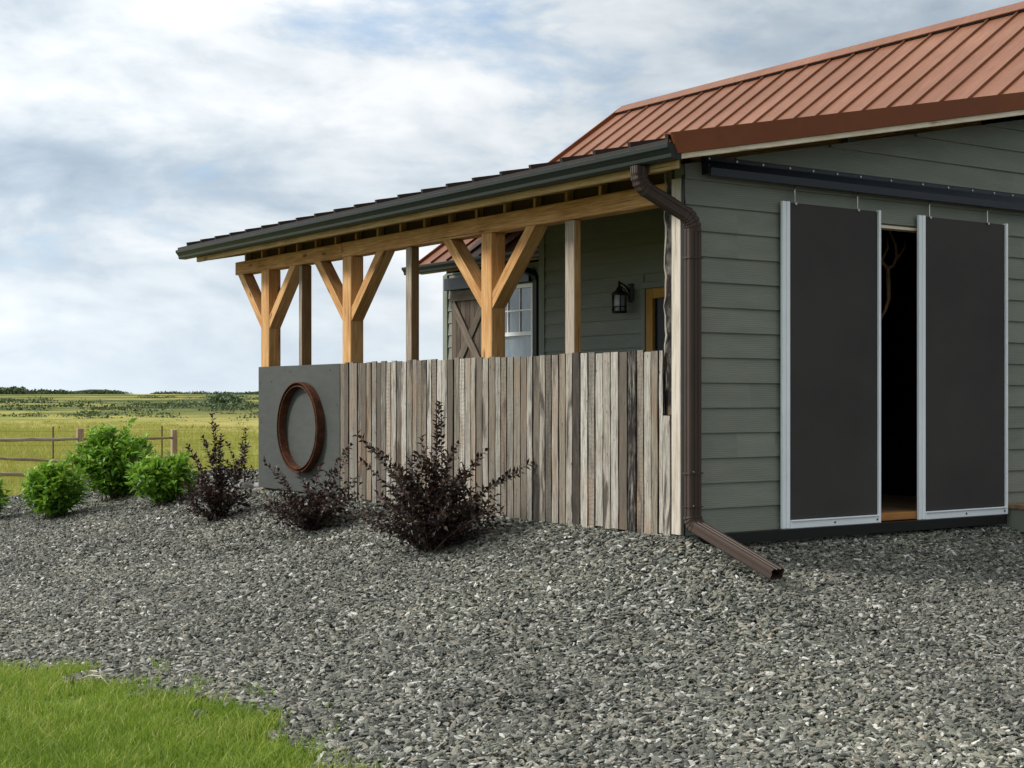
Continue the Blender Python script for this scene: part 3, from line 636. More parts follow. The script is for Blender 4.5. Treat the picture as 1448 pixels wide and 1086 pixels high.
# three big posts with knee braces
for y0, dy in ((6.818, .195), (4.957, .175), (2.476, .160)):
    mb = MB(); mb.box(.03, .172, y0, y0+dy, -.05, 2.351); mb.build('post', 'timber', B, .006)
    for s_ in (-1, 1):
        ys = y0 if s_ < 0 else y0+dy
        mb = MB(); p0 = Vector((.113, ys-s_*.03, 1.735)); p1 = Vector((.113, ys+s_*.62, 2.385))
        d = (p1-p0).normalized(); nn = Vector((0, -d.z*s_, d.y*s_)); 
        # cut square: sloped body with vertical foot and level head
        hw = .062; wx0, wx1 = .038, .165
        foot0, foot1 = 1.715, 1.715+.135; run0 = 2.351-foot0; run1 = 2.351-foot1
        q = [(ys, foot0), (ys+s_*run0*.99, 2.351), (ys+s_*run1*.99, 2.351), (ys, foot1)]
        i = len(mb.v); ov = random.random()*9
        fa = [(wx0, a, b_) for a, b_ in q]; fb_ = [(wx1, a, b_) for a, b_ in q]; L = run0*1.41
        mb.face(fa, [(ov, 0), (ov+L, 0), (ov+L, .12), (ov, .12)]); mb.face(fb_[::-1], [(ov, .12), (ov+L, .12), (ov+L, 0), (ov, 0)])
        mb.face([fa[0], fb_[0], fb_[1], fa[1]], [(ov, 1), (ov, 1.13), (ov+L, 1.13), (ov+L, 1)]); mb.face([fa[3], fa[2], fb_[2], fb_[3]], [(ov, 2), (ov+L, 2), (ov+L, 2.13), (ov, 2.13)])
        mb.build('brace', 'timber', B)
for (y0, dy, dx) in ((6.105, .068, .115), (3.865, .10, .085), (1.375, .120, .066)):
    mb = MB(); mb.box(.07, .07+dx, y0, y0+dy, -.05, 2.350); o = mb.build('stud', 'post_grey', B, .004); o.data.materials.append(M['brown_timber' if y0 > 3 else 'timber'])
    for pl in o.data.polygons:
        if pl.normal.y < -.5: pl.material_index = 1  # fresh brown wood face beside the weathered grey sides
# end post, bark-edged at its corner, then the pale corner board
mb = MB(); fr = []
for k in range(26):
    z = .84+k*(2.60-.84)/25; e = .022*math.sin(k*1.3)+.014*math.sin(k*2.9+1)
    fr.append([(.03, .245+e*.3, z), (.012+e*.4, .21+e, z), (.02, .130, z), (.115, .130, z), (.12, .245, z)])
mb.sweep(fr, tint=.31); o = mb.build('post', 'weathered', B); a = o.data.attributes.new('burn_shade', 'FLOAT', 'FACE')
fl = np.zeros(len(o.data.polygons), 'f')
for i_, pl in enumerate(o.data.polygons):
    if i_ < 125 and i_ % 5 in (1, 2): fl[i_] = 1
a.data.foreach_set('value', fl)
mb = MB(); mb.box(-.022, -.002, .012, .108, .0, 2.50, .905); mb.build('corner_board', 'pale_board', B, .003)
mb = MB(); mb.box(-.012, .0, -.012, .010, -.02, 2.52); mb.build('corner_trim', 'black_metal', B)

# --- sliding screen doors on their overhead track
def sdoor(x0, x1):
    d = MB(); ya, yb = -.058, -.040
    d.box(x0+.10, x1-.008, ya, yb, .05, 2.393); o = d.build('sliding_door', 'screen_panel', B)
    for (a, w_, dep) in ((x0+.026, .024, -.064), (x0+.051, .019, -.058), (x0+.071, .030, -.066)):
        mb = MB(); mb.box(a, a+w_, dep, -.038, .004, 2.40); mb.build('stile', 'white_metal', o, .003)
    mb = MB(); mb.box(x1-.02, x1+.002, -.078, -.038, .004, 2.402); mb.build('stile', 'white_metal', o, .003)
    mb = MB(); mb.box(x0+.103, x1-.021, -.070, -.059, .004, .054); mb.box(x0+.103, x1-.021, -.082, -.059, .055, .066); mb.build('bottom_rail', 'white_metal', o, .002)
    for xx in (x0+(x1-x0)*.53, x1-.035):
        mb = MB(); mb.tube([(xx, -.069, .03), (xx, -.074, .03)], .008, 8); mb.build('bolt', 'black_metal', o)
    for xx in (x0+.158, x1-.235):
        mb = MB(); mb.tube([(xx+.012, -.05, 2.52), (xx, -.052, 2.485), (xx, -.053, 2.40), (xx, -.062, 2.392)], .006, 6); mb.tube([(xx, -.062, 2.388), (xx, -.07, 2.388)], .011, 8); mb.build('hanger', 'steel', o)
    return o
sdoor(.868, 1.925); sdoor(2.352, 3.455)
mb = MB(); prof = [(-.004, 2.668), (-.014, 2.668), (-.016, 2.640), (-.050, 2.628), (-.098, 2.575), (-.098, 2.520), (-.086, 2.516), (-.086, 2.560), (-.046, 2.600), (-.004, 2.604)]
mb.sweep([[(x, a, b_) for a, b_ in prof] for x in (.165, 5.6)]); tr = mb.build('door_track', 'track_metal', B)
mb = MB(); mb.sweep([[(x, -.004, 2.69), (x, -.03, 2.665), (x, -.085, 2.6), (x, -.085, 2.53), (x, -.004, 2.53)] for x in (.155, .164)]); mb.build('end_plate', 'track_metal', tr)
for x in (.22, .484, .741, 1.012, 1.253, 1.508, 1.763, 2.104, 2.473, 2.779, 3.076, 3.353, 3.592, 3.9, 4.2):
    mb = MB(); mb.tube([(x, -.012, 2.652), (x, -.022, 2.652)], .0085, 8); mb.build('bolt', 'steel', tr)
mb = MB(); mb.sweep([[(x, -.016, -.075), (x, -.075, -.075), (x, -.085, .001), (x, -.075, .003), (x, -.016, .003)] for x in (.235, 3.42)]); br = mb.build('base_rail', 'black_metal', B)
mb = MB(); mb.sweep([[(.13+.1*k, -.02-.055*k, -.03-.03*k), (.13+.1*k, -.055-.03*k, -.045-.03*k), (.13+.1*k, -.065-.02*k, -.002), (.13+.1*k, -.02, .003)] for k in (0, .3, .6, 1)]); mb.build('end_cap', 'black_metal', br)

# --- porch door, window, barn door
d = MB(); d.box(W1+.02, W1+.05, DR[0]+.12, DR[1]-.13, .0, DR[3]-.10); dr = d.build('door', 'glass_dark', B)
mb = MB()
for (a, b_, c_, e_) in ((DR[1]-.128, DR[1]-.035, -.1, DR[3]-.035), (DR[0]+.035, DR[0]+.128, -.1, DR[3]-.035)): mb.box(W1-.012, W1+.06, a, b_, c_, e_)
mb.box(W1-.012, W1+.06, DR[0]+.129, DR[1]-.129, DR[3]-.125, DR[3]-.035); mb.build('frame', 'door_wood', dr, .003)
mb = MB(); mb.box(W1-.024, W1+.01, DR[1]-.034, DR[1]+.02, -.1, DR[3]-.034); mb.box(W1-.024, W1+.01, DR[0]-.02, DR[0]+.034, -.1, DR[3]-.034); mb.box(W1-.026, W1+.01, DR[0]-.02, DR[1]+.02, DR[3]-.033, DR[3]+.025); mb.build('casing', 'green_trim', dr, .003)
d = MB(); wx = W2-.02
for (y0, y1, z0, z1) in ((WN[0], WN[0]+.035, WN[2], WN[3]), (WN[1]-.035, WN[1], WN[2], WN[3]), (WN[0]+.036, WN[1]-.036, WN[3]-.05, WN[3]), (WN[0]+.036, WN[1]-.036, WN[2], WN[2]+.05), (WN[0]+.036, WN[1]-.036, 1.735, 1.785)): d.box(wx-.015, wx+.09, y0, y1, z0, z1)
win = d.build('window', 'white_paint', B, .003)
mb = MB(); mb.box(wx+.03, wx+.04, WN[0]+.036, WN[1]-.036, WN[2]+.051, 1.734); mb.box(wx+.015, wx+.025, WN[0]+.036, WN[1]-.036, 1.786, WN[3]-.051); mb.build('pane', 'window_glass', win)
mb = MB()
for k in (1, 2): yy = WN[0]+.036+(WN[1]-WN[0]-.072)*k/3; mb.box(wx+.003, wx+.014, yy-.009, yy+.009, 1.786, WN[3]-.051)
mb.box(wx+.002, wx+.0145, WN[0]+.037, WN[1]-.037, 2.04, 2.06); mb.build('muntin', 'white_paint', win)
d = MB()
for k in range(8):
    y0 = BD[0]+k*(BD[1]-BD[0])/8; d.box(W2-.055, W2-.03, y0+.002, y0+(BD[1]-BD[0])/8-.002, BD[2], BD[3])
bd = d.build('barn_door', 'barn_plank', B, .003)
mb = MB(); zx = W2-.066
mb.box(zx-.012, zx+.010, BD[0], BD[1], BD[3]-.13, BD[3]-.001); mb.box(zx-.012, zx+.010, BD[0], BD[1], 1.10, 1.22)
mb.bar((zx-.006, BD[0]+.05, 1.27), (zx-.006, BD[1]-.06, BD[3]-.16), .12, .03, (1, 0, 0)); mb.bar((zx+.002, BD[1]-.05, 1.27), (zx+.002, BD[0]+.06, BD[3]-.16), .12, .024, (1, 0, 0)); mb.build('brace', 'barn_brace', bd, .002)
mb = MB(); mb.box(W2-.10, W2-.018, BD[0]-.95, BD[1]+.12, 2.385, 2.545); mb.build('track_cover', 'track_cover' if 'track_cover' in M else 'track_metal', bd, .004)
kg = kgutter(B, SX0+.02, YB1+.1, 9.12, 2.59); mb = MB(); mb.bar((SX0+.045, YB1+.1, 2.645), (SX0+.045, 8.86, 2.645), .03, .12, (0, 0, 1)); mb.build('fascia', 'timber', B)

# --- downspouts: rectangular, ribbed, with crimped elbows
def spout(parent, path, up, wd, dp, crimp, m, name='downspout'):
    """path of points; the rectangular section is kept upright to `up`; crimp = indices swelling as bellows"""
    mb = MB(); frames = []; pts = [Vector(p_) for p_ in path]; pu = None
    for k, p_ in enumerate(pts):
        d = (pts[min(k+1, len(pts)-1)]-pts[max(k-1, 0)]).normalized()
        side = Vector(up) - d*Vector(up).dot(d); side.normalize(); o2 = d.cross(side).normalized(); s_ = 1+(.05*(1 if k % 2 else -1) if k in crimp else 0)
        ring = []
        hw, hd = wd/2*s_, dp/2*s_; g_ = .006
        for e in ((1, 1), (-1, 1), (-1, -1), (1, -1)): pass
        front = [(hw, hd*.75)] + [(hw-.012, hd)] + [(hw*.42, hd), (hw*.36, hd-g_), (hw*.24, hd-g_), (hw*.18, hd), (-hw*.18, hd), (-hw*.24, hd-g_), (-hw*.36, hd-g_), (-hw*.42, hd)] + [(-hw+.012, hd), (-hw, hd*.75)]
        sec = front+[(-hw, hd*.3), (-hw+g_, hd*.2), (-hw+g_, -hd*.2), (-hw, -hd*.3)]+[(-a, -b_) for a, b_ in front]+[(hw, -hd*.3), (hw-g_, -hd*.2), (hw-g_, hd*.2), (hw, hd*.3)]
        frames.append([p_+side*a+o2*b_ for a, b_ in sec])
    mb.sweep(frames, caps=False); return mb
def arc(p0, d0, d1, r, n):
    """points turning from direction d0 to d1 starting at p0"""
    p0 = Vector(p0); d0 = Vector(d0).normalized(); d1 = Vector(d1).normalized(); ax = d0.cross(d1); th = d0.angle(d1); ax.normalize(); c_ = p0+ax.cross(d0)*r
    return [c_+Matrix.Rotation(th*k/n, 3, ax) @ (p0-c_) for k in range(n+1)]
dn = Vector((0, 0, -1)); PT = Vector((-.400, .005, 2.545)); WL = Vector((.028, -.062, 0))
dg = Vector((WL.x-PT.x-.02, WL.y-PT.y, -.20)).normalized()
e1 = arc(PT+dn*.05, dn, dg, .125, 9)
# run length so the second elbow ends above WL
tmp = arc(Vector((0, 0, 0)), dg, dn, .125, 9); need = (WL.x-e1[-1].x-tmp[-1].x)/dg.x
st = e1[-1]+dg*need; e2 = arc(st, dg, dn, .125, 9); e2 = [Vector((p_.x, WL.y if k == len(e2)-1 else p_.y, p_.z)) for k, p_ in enumerate(e2)]
up_ = (0, -1, 0)
path = [PT]+e1+[e1[-1].lerp(e2[0], .5)]+e2
mb = spout(B, path, (.12, 1, 0), .080, .100, set(list(range(1, 11))+list(range(12, 22))), 'downspout_brown'); sp_ = None
vt = e2[-1]
mbv = spout(B, [vt+Vector((0, 0, .01)), Vector((WL.x, WL.y, 1.93)), Vector((WL.x, WL.y, .13))], (1, 0, 0), .112, .072, (), 'downspout_brown')
dsp = mbv.build('downspout', 'downspout_brown', B)
mb.build('elbow', 'downspout_brown', dsp)
out = Vector((.02, -1, -.335)).normalized(); e3 = arc(Vector((WL.x, WL.y, .135)), dn, out, .075, 8)
mb = spout(B, e3, (1, 0, 0), .118, .078, set(range(1, 8)), ''); mb.build('elbow', 'downspout_brown', dsp)
mb = spout(B, [e3[-1]-out*.02, e3[-1]+out*.45, e3[-1]+out*.80], (1, 0, 0), .114, .076, (), ''); oo = mb.build('outlet', 'downspout_brown', dsp)
md = oo.modifiers.new('wall', 'SOLIDIFY'); md.thickness = .003
for z in (1.93, .43, .20):
    mb = MB(); mb.box(WL.x-.062, WL.x+.062, WL.y-.040, WL.y+.038, z, z+.012 if z > .3 else z+.006); mb.build('joint_band', 'downspout_brown', dsp)
for z in (.436, .20):
    mb = MB(); mb.tube([(WL.x-.03, WL.y-.040, z+.012), (WL.x-.03, WL.y-.044, z+.012)], .005, 6); mb.build('screw', 'steel', dsp)
p_ = spout(B, [Vector((SX0-.03, 6.775, 2.60)), Vector((SX0+.02, 6.775, 2.565)), Vector((W2-.11, 6.775, 2.475)), Vector((W2-.065, 6.775, 2.40)), Vector((W2-.06, 6.775, 2.33)), Vector((W2-.06, 6.775, 0))], (0, 1, 0), .09, .07, (), ''); p_.build('downspout', 'gutter_green', B)

# ================================================================== PLANK SCREEN, PANEL AND HOOP
PF = empty('plank_fence', (0, 2.6, 0), 'weathered grey and brown vertical plank screen closing the lower half of the porch', 'fence')
mb = MB(); y = 5.088; burn_shade = []
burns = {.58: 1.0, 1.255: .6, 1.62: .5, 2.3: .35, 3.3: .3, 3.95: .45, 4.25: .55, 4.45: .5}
while y > .235:
    wd = .094+random.uniform(-.014, .010)
    y0 = max(y-wd, .205); th = random.uniform(.014, .022); tp = 1.303+random.uniform(-.011, .008)
    bz = -.02+random.uniform(-.01, .02); n0 = len(mb.f)
    # slightly bowed edges: build as short stacked pieces sharing one UV strip
    nseg = 9; ph = random.random()*6; ti = random.random(); ou = random.random()*9; ov = random.random()*9; fr = []
    for k in range(nseg+1):
        z = bz+(tp-bz)*k/nseg; e = .0022*math.sin(ph+k*1.7); e2_ = .0022*math.sin(ph*1.7+k*1.3)
        fr.append([(-th, y-.0065+e, z), (0, y-.0065+e, z), (0, y0+.0065+e2_, z), (-th, y0+.0065+e2_, z)])
    f0 = len(mb.f); mb.sweep(fr, tint=ti)
    for q in range(f0, len(mb.f)):
        pts_ = [mb.v[i] for i in mb.f[q]]; mb.uv[q] = [(ou+p_[2], ov+p_[1]-y0+p_[0]) for p_ in pts_]
    bv = 0
    for yb, s_ in burns.items():
        if y0 <= yb < y: bv = s_
    burn_shade += [max(bv, .95 if (q_-n0) < nseg*4 and (q_-n0) % 4 in (0, 2) else 0) for q_ in range(n0, len(mb.f))]; y = y0  # side faces blackened: shade painted into the gaps between planks
mb.box(-.02, -.001, .128, .204, -.02, .835, .17); burn_shade += [0]*6
pb = mb.build('board', 'weathered', PF); a = pb.data.attributes.new('burn_shade', 'FLOAT', 'FACE'); a.data.foreach_set('value', np.array(burn_shade, 'f'))
mb = MB(); mb.box(.002, .028, .21, 6.95, 1.16, 1.25); mb.box(.002, .028, .21, 6.95, .12, .21); mb.build('rail', 'soffit', PF)
mb = MB(); mb.face([(.029, .125, -.05), (.029, 6.9, -.05), (.029, 6.9, 1.10), (.029, .125, 1.10)]); mb.build('backing', 'black_metal', PF)  # sheet coloured black so the plank gaps read as deep shade
PP = empty('plywood_panel', (-.01, 6.03, .03), 'dark grey painted plywood panel at the far end of the plank screen', 'panel')
mb = MB(); mb.box(-.018, .0, 5.095, 6.975, .0, 1.302); mb.build('sheet', 'plywood_grey', PP, .002)
for (yy, zz) in ((6.93, 1.13), (6.65, 1.14), (6.2, 1.24), (5.3, 1.24), (6.9, .7), (5.15, .9), (5.2, .2), (6.8, .25)):
    mb = MB(); mb.tube([(-.018, yy, zz), (-.021, yy, zz)], .008, 6); mb.build('screw', 'black_metal', PP)
HP = Vector((-.02, 5.875, .664)); H = empty('steel_hoop', HP, 'rusty channel steel hoop hung on the dark grey plywood panel', 'hoop')
mb = MB(); prof = [(.462, 0), (.465, -.085), (.453, -.087), (.450, -.045), (.430, -.042), (.427, -.082), (.417, -.082), (.414, 0)]
fr = []
for k in range(97):
    a = 2*math.pi*k/96; fr.append([(HP.x+xx, HP.y+r*math.cos(a), HP.z+r*math.sin(a)) for r, xx in prof])
mb.sweep(fr, smooth=False, caps=False); mb.build('rim', 'rust', H, .002)

# ================================================================== LANTERN, ANTLER, STEP, SMALL THINGS
LN = empty('wall_lantern', (W1, 2.73, 1.88), 'black coach lantern on the green porch wall beside the door', 'lantern')
mb = MB(); mb.box(W1-.04, W1-.014, 2.69, 2.77, 1.84, 2.01); mb.build('back_plate', 'black_metal', LN, .012)
bx, by = W1-.135, 2.755
mb = MB(); mb.tube([(W1-.03, 2.73, 1.93), (W1-.08, 2.735, 1.99), (bx-.0, by, 2.02), (bx, by, 1.985)], .010, 8); mb.tube([(W1-.03, 2.73, 1.86), (W1-.09, 2.738, 1.96), (W1-.125, 2.75, 1.985)], .006, 6); mb.build('arm', 'black_metal', LN)
mb = MB(); mb.lathe((bx, by, 0), [(.004, 2.035), (.012, 2.02), (.012, 1.985), (.03, 1.96), (.035, 1.945), (.076, 1.918), (.078, 1.908), (.03, 1.903)], 16); mb.build('cap', 'black_metal', LN)
mb = MB(); mb.lathe((bx, by, 0), [(.055, 1.902), (.055, 1.755), (.052, 1.755), (.052, 1.902)], 16); mb.build('glass', 'lamp_glass', LN)
mb = MB()
for k in range(6):
    a = k*math.pi/3; mb.tube([(bx+.066*math.cos(a), by+.066*math.sin(a), 1.752), (bx+.066*math.cos(a), by+.066*math.sin(a), 1.904)], .006, 6)
mb.lathe((bx, by, 0), [(.062, 1.79), (.070, 1.79), (.070, 1.797), (.062, 1.797)], 18); mb.lathe((bx, by, 0), [(.004, 1.735), (.066, 1.738), (.074, 1.748), (.07, 1.756), (.004, 1.756)], 18); mb.build('cage', 'black_metal', LN)
AN = empty('antler', (2.70, .5, 1.9), 'branching brown antler hanging in the dark gap between the sliding doors', 'antler')
mb = MB()
mb.tube([(2.56, .5, 1.60), (2.62, .5, 1.68), (2.665, .5, 1.78), (2.66, .5, 1.92), (2.655, .5, 2.03), (2.58, .5, 2.09), (2.46, .48, 2.17)], [.008, .013, .018, .02, .018, .014, .01], 8)
mb.tube([(2.655, .5, 2.03), (2.72, .5, 2.06), (2.765, .5, 2.14), (2.745, .5, 2.24), (2.67, .5, 2.36), (2.60, .5, 2.44)], [.016, .013, .013, .012, .01, .006], 8)
mb.tube([(2.58, .5, 2.09), (2.62, .47, 2.2), (2.61, .47, 2.3)], [.011, .009, .004], 6); mb.tube([(2.50, .48, 2.15), (2.54, .47, 2.25), (2.52, .47, 2.33)], [.01, .008, .004], 6); mb.tube([(2.79, .52, 2.12), (2.86, .5, 2.22), (2.87, .5, 2.32)], [.009, .008, .004], 6)
mb.build('beam', 'antler', AN)
ST = empty('wooden_step', (4, -.25, -.1), 'low brown wooden step against the wall right of the sliding doors', 'step')
mb = MB()
for k in range(3): mb.bar((3.475, -.085-k*.135, .066), (4.7, -.085-k*.135, .066), .13, .038, (0, 0, 1))
mb.build('tread', 'floor_wood', ST, .004)
mb = MB(); mb.box(3.50, 3.54, -.40, -.03, -.14, .046); mb.box(4.62, 4.66, -.40, -.03, -.14, .046); mb.box(3.541, 4.619, -.39, -.36, -.14, .045); mb.build('leg', 'green_trim', ST)
def rock(loc, s_, label):
    bm = bmesh.new(); bmesh.ops.create_icosphere(bm, subdivisions=3, radius=1)
    for v in bm.verts:
        c_ = v.co; k = 1+.18*math.sin(c_.x*3+1)*math.cos(c_.y*2.6)+.12*math.sin(c_.z*5+c_.x*4); v.co = Vector((c_.x*s_*1.2*k, c_.y*s_*k, c_.z*s_*.8*k))
    me = bpy.data.meshes.new('rock'); bm.to_mesh(me); bm.free(); me.materials.append(M['rock_pale']); o = bpy.data.objects.new('rock', me); COL.objects.link(o); o.location = loc
    tag(o, label, 'rock')
def gz_(x, y): return float(hgt(np.array(x), np.array(y)))
rock((.02, 7.42, gz_(.02, 7.42)+.05), .085, 'pale rounded stone at the foot of the dark grey panel, beside the dark shrub')
mb = MB(); tb = Vector((-4.13, .18, gz_(-4.13, .18)+.03)); T = empty('twig', tb, 'pale dry forked twig on the gravel at the lawn edge', 'twig')
def L_(a, d, z): return tb+RIGHT*a+FWD*d+Vector((0, 0, z))
mb.tube([L_(-.09, .02, .0), L_(-.02, 0, .025), L_(.05, -.05, .03), L_(.13, -.16, .0)], [.003, .005, .004, .002], 6); mb.tube([L_(-.02, 0, .025), L_(.0, .08, .03), L_(-.06, .13, .03)], [.004, .003, .002], 6); mb.tube([L_(-.02, 0, .025), L_(.07, .05, .04)], [.003, .002], 6); mb.build('stick', 'twig_pale', T)

# ================================================================== SHRUBS
def leaf_mesh(name, P, Dr, L, W, tint, m, parent, droop=.25):
    """P base points, Dr leaf directions; folded and drooping four-triangle leaves"""
    n = len(P); Dr = Dr/np.linalg.norm(Dr, axis=1, keepdims=True); up = rng.normal(0, .55, (n, 3)); up[:, 2] += 1
    S = np.cross(Dr, up); S /= np.linalg.norm(S, axis=1, keepdims=True)+1e-9; N = np.cross(S, Dr)
    L = L[:, None]; W = W[:, None]; base = np.array(parent.location)
    mid = P+Dr*L*.5+N*L*.02; tip = P+Dr*L-N*L*droop; V = np.stack([P, P+Dr*L*.42+S*W+N*W*.35, tip, P+Dr*L*.42-S*W+N*W*.35, mid], 1)-base
    b0 = np.arange(n)[:, None]*5; F = np.concatenate([b0+np.array([q]) for q in ([0, 4, 1], [1, 4, 2], [0, 3, 4], [3, 2, 4])])
    return np_mesh(name, V.reshape(-1, 3), F, m, [('tint', np.repeat(tint, 5))], parent)
def curve_pts(b, tip, bow, n=8):
    """stem from b to tip that leaves the ground steeply then leans out"""
    b = Vector(b); tip = Vector(tip); c_ = Vector((b.x+(tip.x-b.x)*.32, b.y+(tip.y-b.y)*.32, b.z+(tip.z-b.z)*(.5+bow)))
    return [b*(1-t_)**2+c_*2*t_*(1-t_)+tip*t_*t_ for t_ in [k/n for k in range(n+1)]]
def shrub(name, loc, tips, label, cat, group, leafm, stemm, leaf, lw, step, fill, leaf_lo=.18, tmu=.45):
    loc = Vector(loc); root = empty(name, loc, label, cat, group); st = MB(); P, D, T = [], [], []
    for tp, dens in tips:
        b0 = loc+Vector((random.gauss(0, .05), random.gauss(0, .05), -.03)); pts = curve_pts(b0, loc+tp, random.uniform(.05, .2))
        Lc = sum((pts[i+1]-pts[i]).length for i in range(len(pts)-1)); st.tube(pts, [.006*(1-.75*k/len(pts)) for k in range(len(pts))], 5)
        nl = max(4, int(Lc/step*dens)); ph = random.random()*6
        for k in range(nl):
            f_ = leaf_lo+(1-leaf_lo)*(k+.5)/nl; q = f_*(len(pts)-1); i = min(int(q), len(pts)-2); p_ = pts[i].lerp(pts[i+1], q-i); d = (pts[i+1]-pts[i]).normalized()
            ph += 1.57+random.uniform(-.4, .4); a = d.orthogonal().normalized(); o2 = d.cross(a)
            for s_ in (0, math.pi):
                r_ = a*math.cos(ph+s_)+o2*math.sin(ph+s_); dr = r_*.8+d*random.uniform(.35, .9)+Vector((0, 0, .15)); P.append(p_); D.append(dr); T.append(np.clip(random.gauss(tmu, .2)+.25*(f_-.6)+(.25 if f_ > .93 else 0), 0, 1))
    for (c_, r3, n) in fill:                     # inner twigs
        for k in range(n):
            u = Vector((random.gauss(0, 1), random.gauss(0, 1), random.gauss(0, 1))).normalized()*random.random()**.45
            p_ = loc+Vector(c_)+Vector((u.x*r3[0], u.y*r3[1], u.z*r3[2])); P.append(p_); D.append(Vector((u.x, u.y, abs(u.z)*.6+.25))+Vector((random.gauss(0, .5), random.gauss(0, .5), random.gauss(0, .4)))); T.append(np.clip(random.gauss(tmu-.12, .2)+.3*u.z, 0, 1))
    st.build('stem', stemm, root); n = len(P)
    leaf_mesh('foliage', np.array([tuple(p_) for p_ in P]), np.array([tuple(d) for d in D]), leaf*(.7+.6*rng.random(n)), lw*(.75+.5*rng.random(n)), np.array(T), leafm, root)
    return root
def V3(a, d, z): return RIGHT*a+FWD*d+Vector((0, 0, z))
def green(x, y, w_, h_, label):
    tips = []
    for k in range(70):
        a = random.random()*6.283; r_ = math.sqrt(random.random()); zz = h_*(math.sqrt(max(0, 1-(r_*.93)**2))*.72+.14+random.uniform(-.12, .14)+.13*math.sin(a*2+x*7)*r_)+(h_*.16 if k % 17 == 0 else 0); r_ *= 1+.16*math.sin(a*3+y*5); tips.append((Vector((math.cos(a)*r_*w_/2, math.sin(a)*r_*w_/2, zz)), 1.))
    shrub('green_shrub', (x, y, gz_(x, y)), tips, label, 'shrub', 'bright green shrubs on the gravel bed', 'leaf_green', 'stem_green', .108, .025, .052, [((0, 0, h_*.45), (w_*.46, w_*.46, h_*.42), int(700*w_*h_/.5))], .15, .5)
green(-2.02, 10.55, .62, .62, 'bright green shrub cut off by the left edge of the photo')
green(-1.50, 9.38, .70, .68, 'round bright green shrub second from the left on the gravel')
green(-.62, 9.78, 1.02, .90, 'largest bright green shrub, its top in front of the rail fence')
green(-.62, 8.25, .76, .60, 'low bright green shrub beside the dark purple one')
DG = 'dark purple shrubs on the gravel bed'
def dark(loc2, tips, fill, label, n_rand, rx, h_):
    x, y = loc2; tl = [(V3(*q), 1.) for q in tips]
    for k in range(n_rand):
        a = random.random()*6.283; r_ = math.sqrt(random.random()); tl.append((Vector((math.cos(a)*r_*rx*1.18, math.sin(a)*r_*rx*1.18, h_*(.26+.55*(1-r_*r_)+random.uniform(-.12, .30)))), 1.))
    shrub('purple_shrub', (x, y, gz_(x, y)), tl, label, 'shrub', DG, 'leaf_purple', 'stem', .058, .0145, .036, [(c_, (r3[0]*1.12, r3[1]*1.12, r3[2]), int(k_*.4)) for c_, r3, k_ in fill], .14, .42)
dark((-.83, 6.22), [(-.04, 0, 1.08), (-.02, .05, .98), (.05, 0, .88), (-.30, 0, .78), (-.24, .1, .66), (.02, .1, .80), (.17, .1, .55), (-.12, -.1, .85), (.28, .1, .40)], [((0, 0, .2), (.32, .3, .2), 900), ((.03, 0, .5), (.15, .15, .2), 250)], 'tall pointed dark purple shrub between the green shrubs and the panel', 34, .36, .55)
dark((-.02, 7.55), [(.10, 0, .68), (.05, .1, .58), (-.10, 0, .52), (.15, -.1, .5), (-.16, 0, .35)], [((.02, 0, .18), (.18, .18, .16), 160)], 'small dark purple shrub touching the left edge of the panel', 8, .2, .4)
dark((-.70, 4.28), [(-.48, .1, .62), (-.36, 0, .58), (.33, 0, .78), (.30, .1, .66), (.05, -.1, .60), (.40, 0, .5), (-.15, 0, .50), (-.42, -.1, .25), (.36, -.1, .3)], [((.0, 0, .18), (.40, .3, .18), 900), ((.2, 0, .35), (.22, .2, .2), 300)], 'spreading dark purple shrub in front of the rusty hoop', 40, .44, .45)
dark((-.74, 2.15), [(.05, .0, 1.17), (.06, .05, 1.08), (.02, 0, .98), (-.62, .15, .92), (-.54, .1, .86), (-.45, .05, .80), (-.58, 0, .72), (.79, .1, .70), (.70, .1, .62), (.42, .1, .80), (.36, 0, .72), (-.15, 0, .78), (.2, .1, .86), (-.3, -.1, .66), (.5, -.1, .45), (-.1, .1, .9), (.12, -.05, .75)], [((0, 0, .27), (.42, .4, .27), 2200), ((.02, 0, .55), (.3, .3, .25), 700)], 'largest dark purple shrub, nearest the camera against the plank screen', 75, .50, .70)

# ================================================================== FENCES
def at(px, D): return CX+D*FWD.x+(px-724)/2104*D*RIGHT.x, CY+D*FWD.y+(px-724)/2104*D*RIGHT.y
pl_, pr_ = at(113, 28), at(246, 30.5); p00 = at(-30, 25.6)
RF = empty('rail_fence', (pl_[0], pl_[1], gz_(*pl_)), 'brown split rail fence behind the green shrubs at the meadow edge', 'fence')
for (q, tz, wd) in ((pl_, .405, .118), (pr_, .33, .112), (p00, .45, .118)):
    mb = MB(); mb.box(q[0]-wd/2, q[0]+wd/2, q[1]-wd/2, q[1]+wd/2, gz_(*q)-.1, tz); mb.build('post', 'fence_wood', RF, .012, seg=2)
for (a, b_, za, zb, r_, m_) in ((p00, pl_, .25, .205, .05, 'post_grey'), (p00, pl_, -.04, -.235, .045, 'post_grey'), (p00, at(60, 27), -.33, -.42, .055, 'post_grey'), (pl_, pr_, .20, .16, .045, 'fence_wood'), (pl_, pr_, -.2, -.23, .045, 'fence_wood'), (pl_, pr_, -.5, -.55, .045, 'fence_wood')):
    mb = MB(); A = Vector((*a, za)); Bv = Vector((*b_, zb)); mb.tube([A.lerp(Bv, k/8)+Vector((0, 0, .006*math.sin(k*1.9))) for k in range(9)], [r_*.66*(.8+.2*math.sin(math.pi*k/8)) for k in range(9)], 7); mb.build('rail', m_, RF)
wp = [at(-60, 34), at(75, 34), at(157, 34.5), at(229, 35), at(300, 35.5), at(372, 36)]
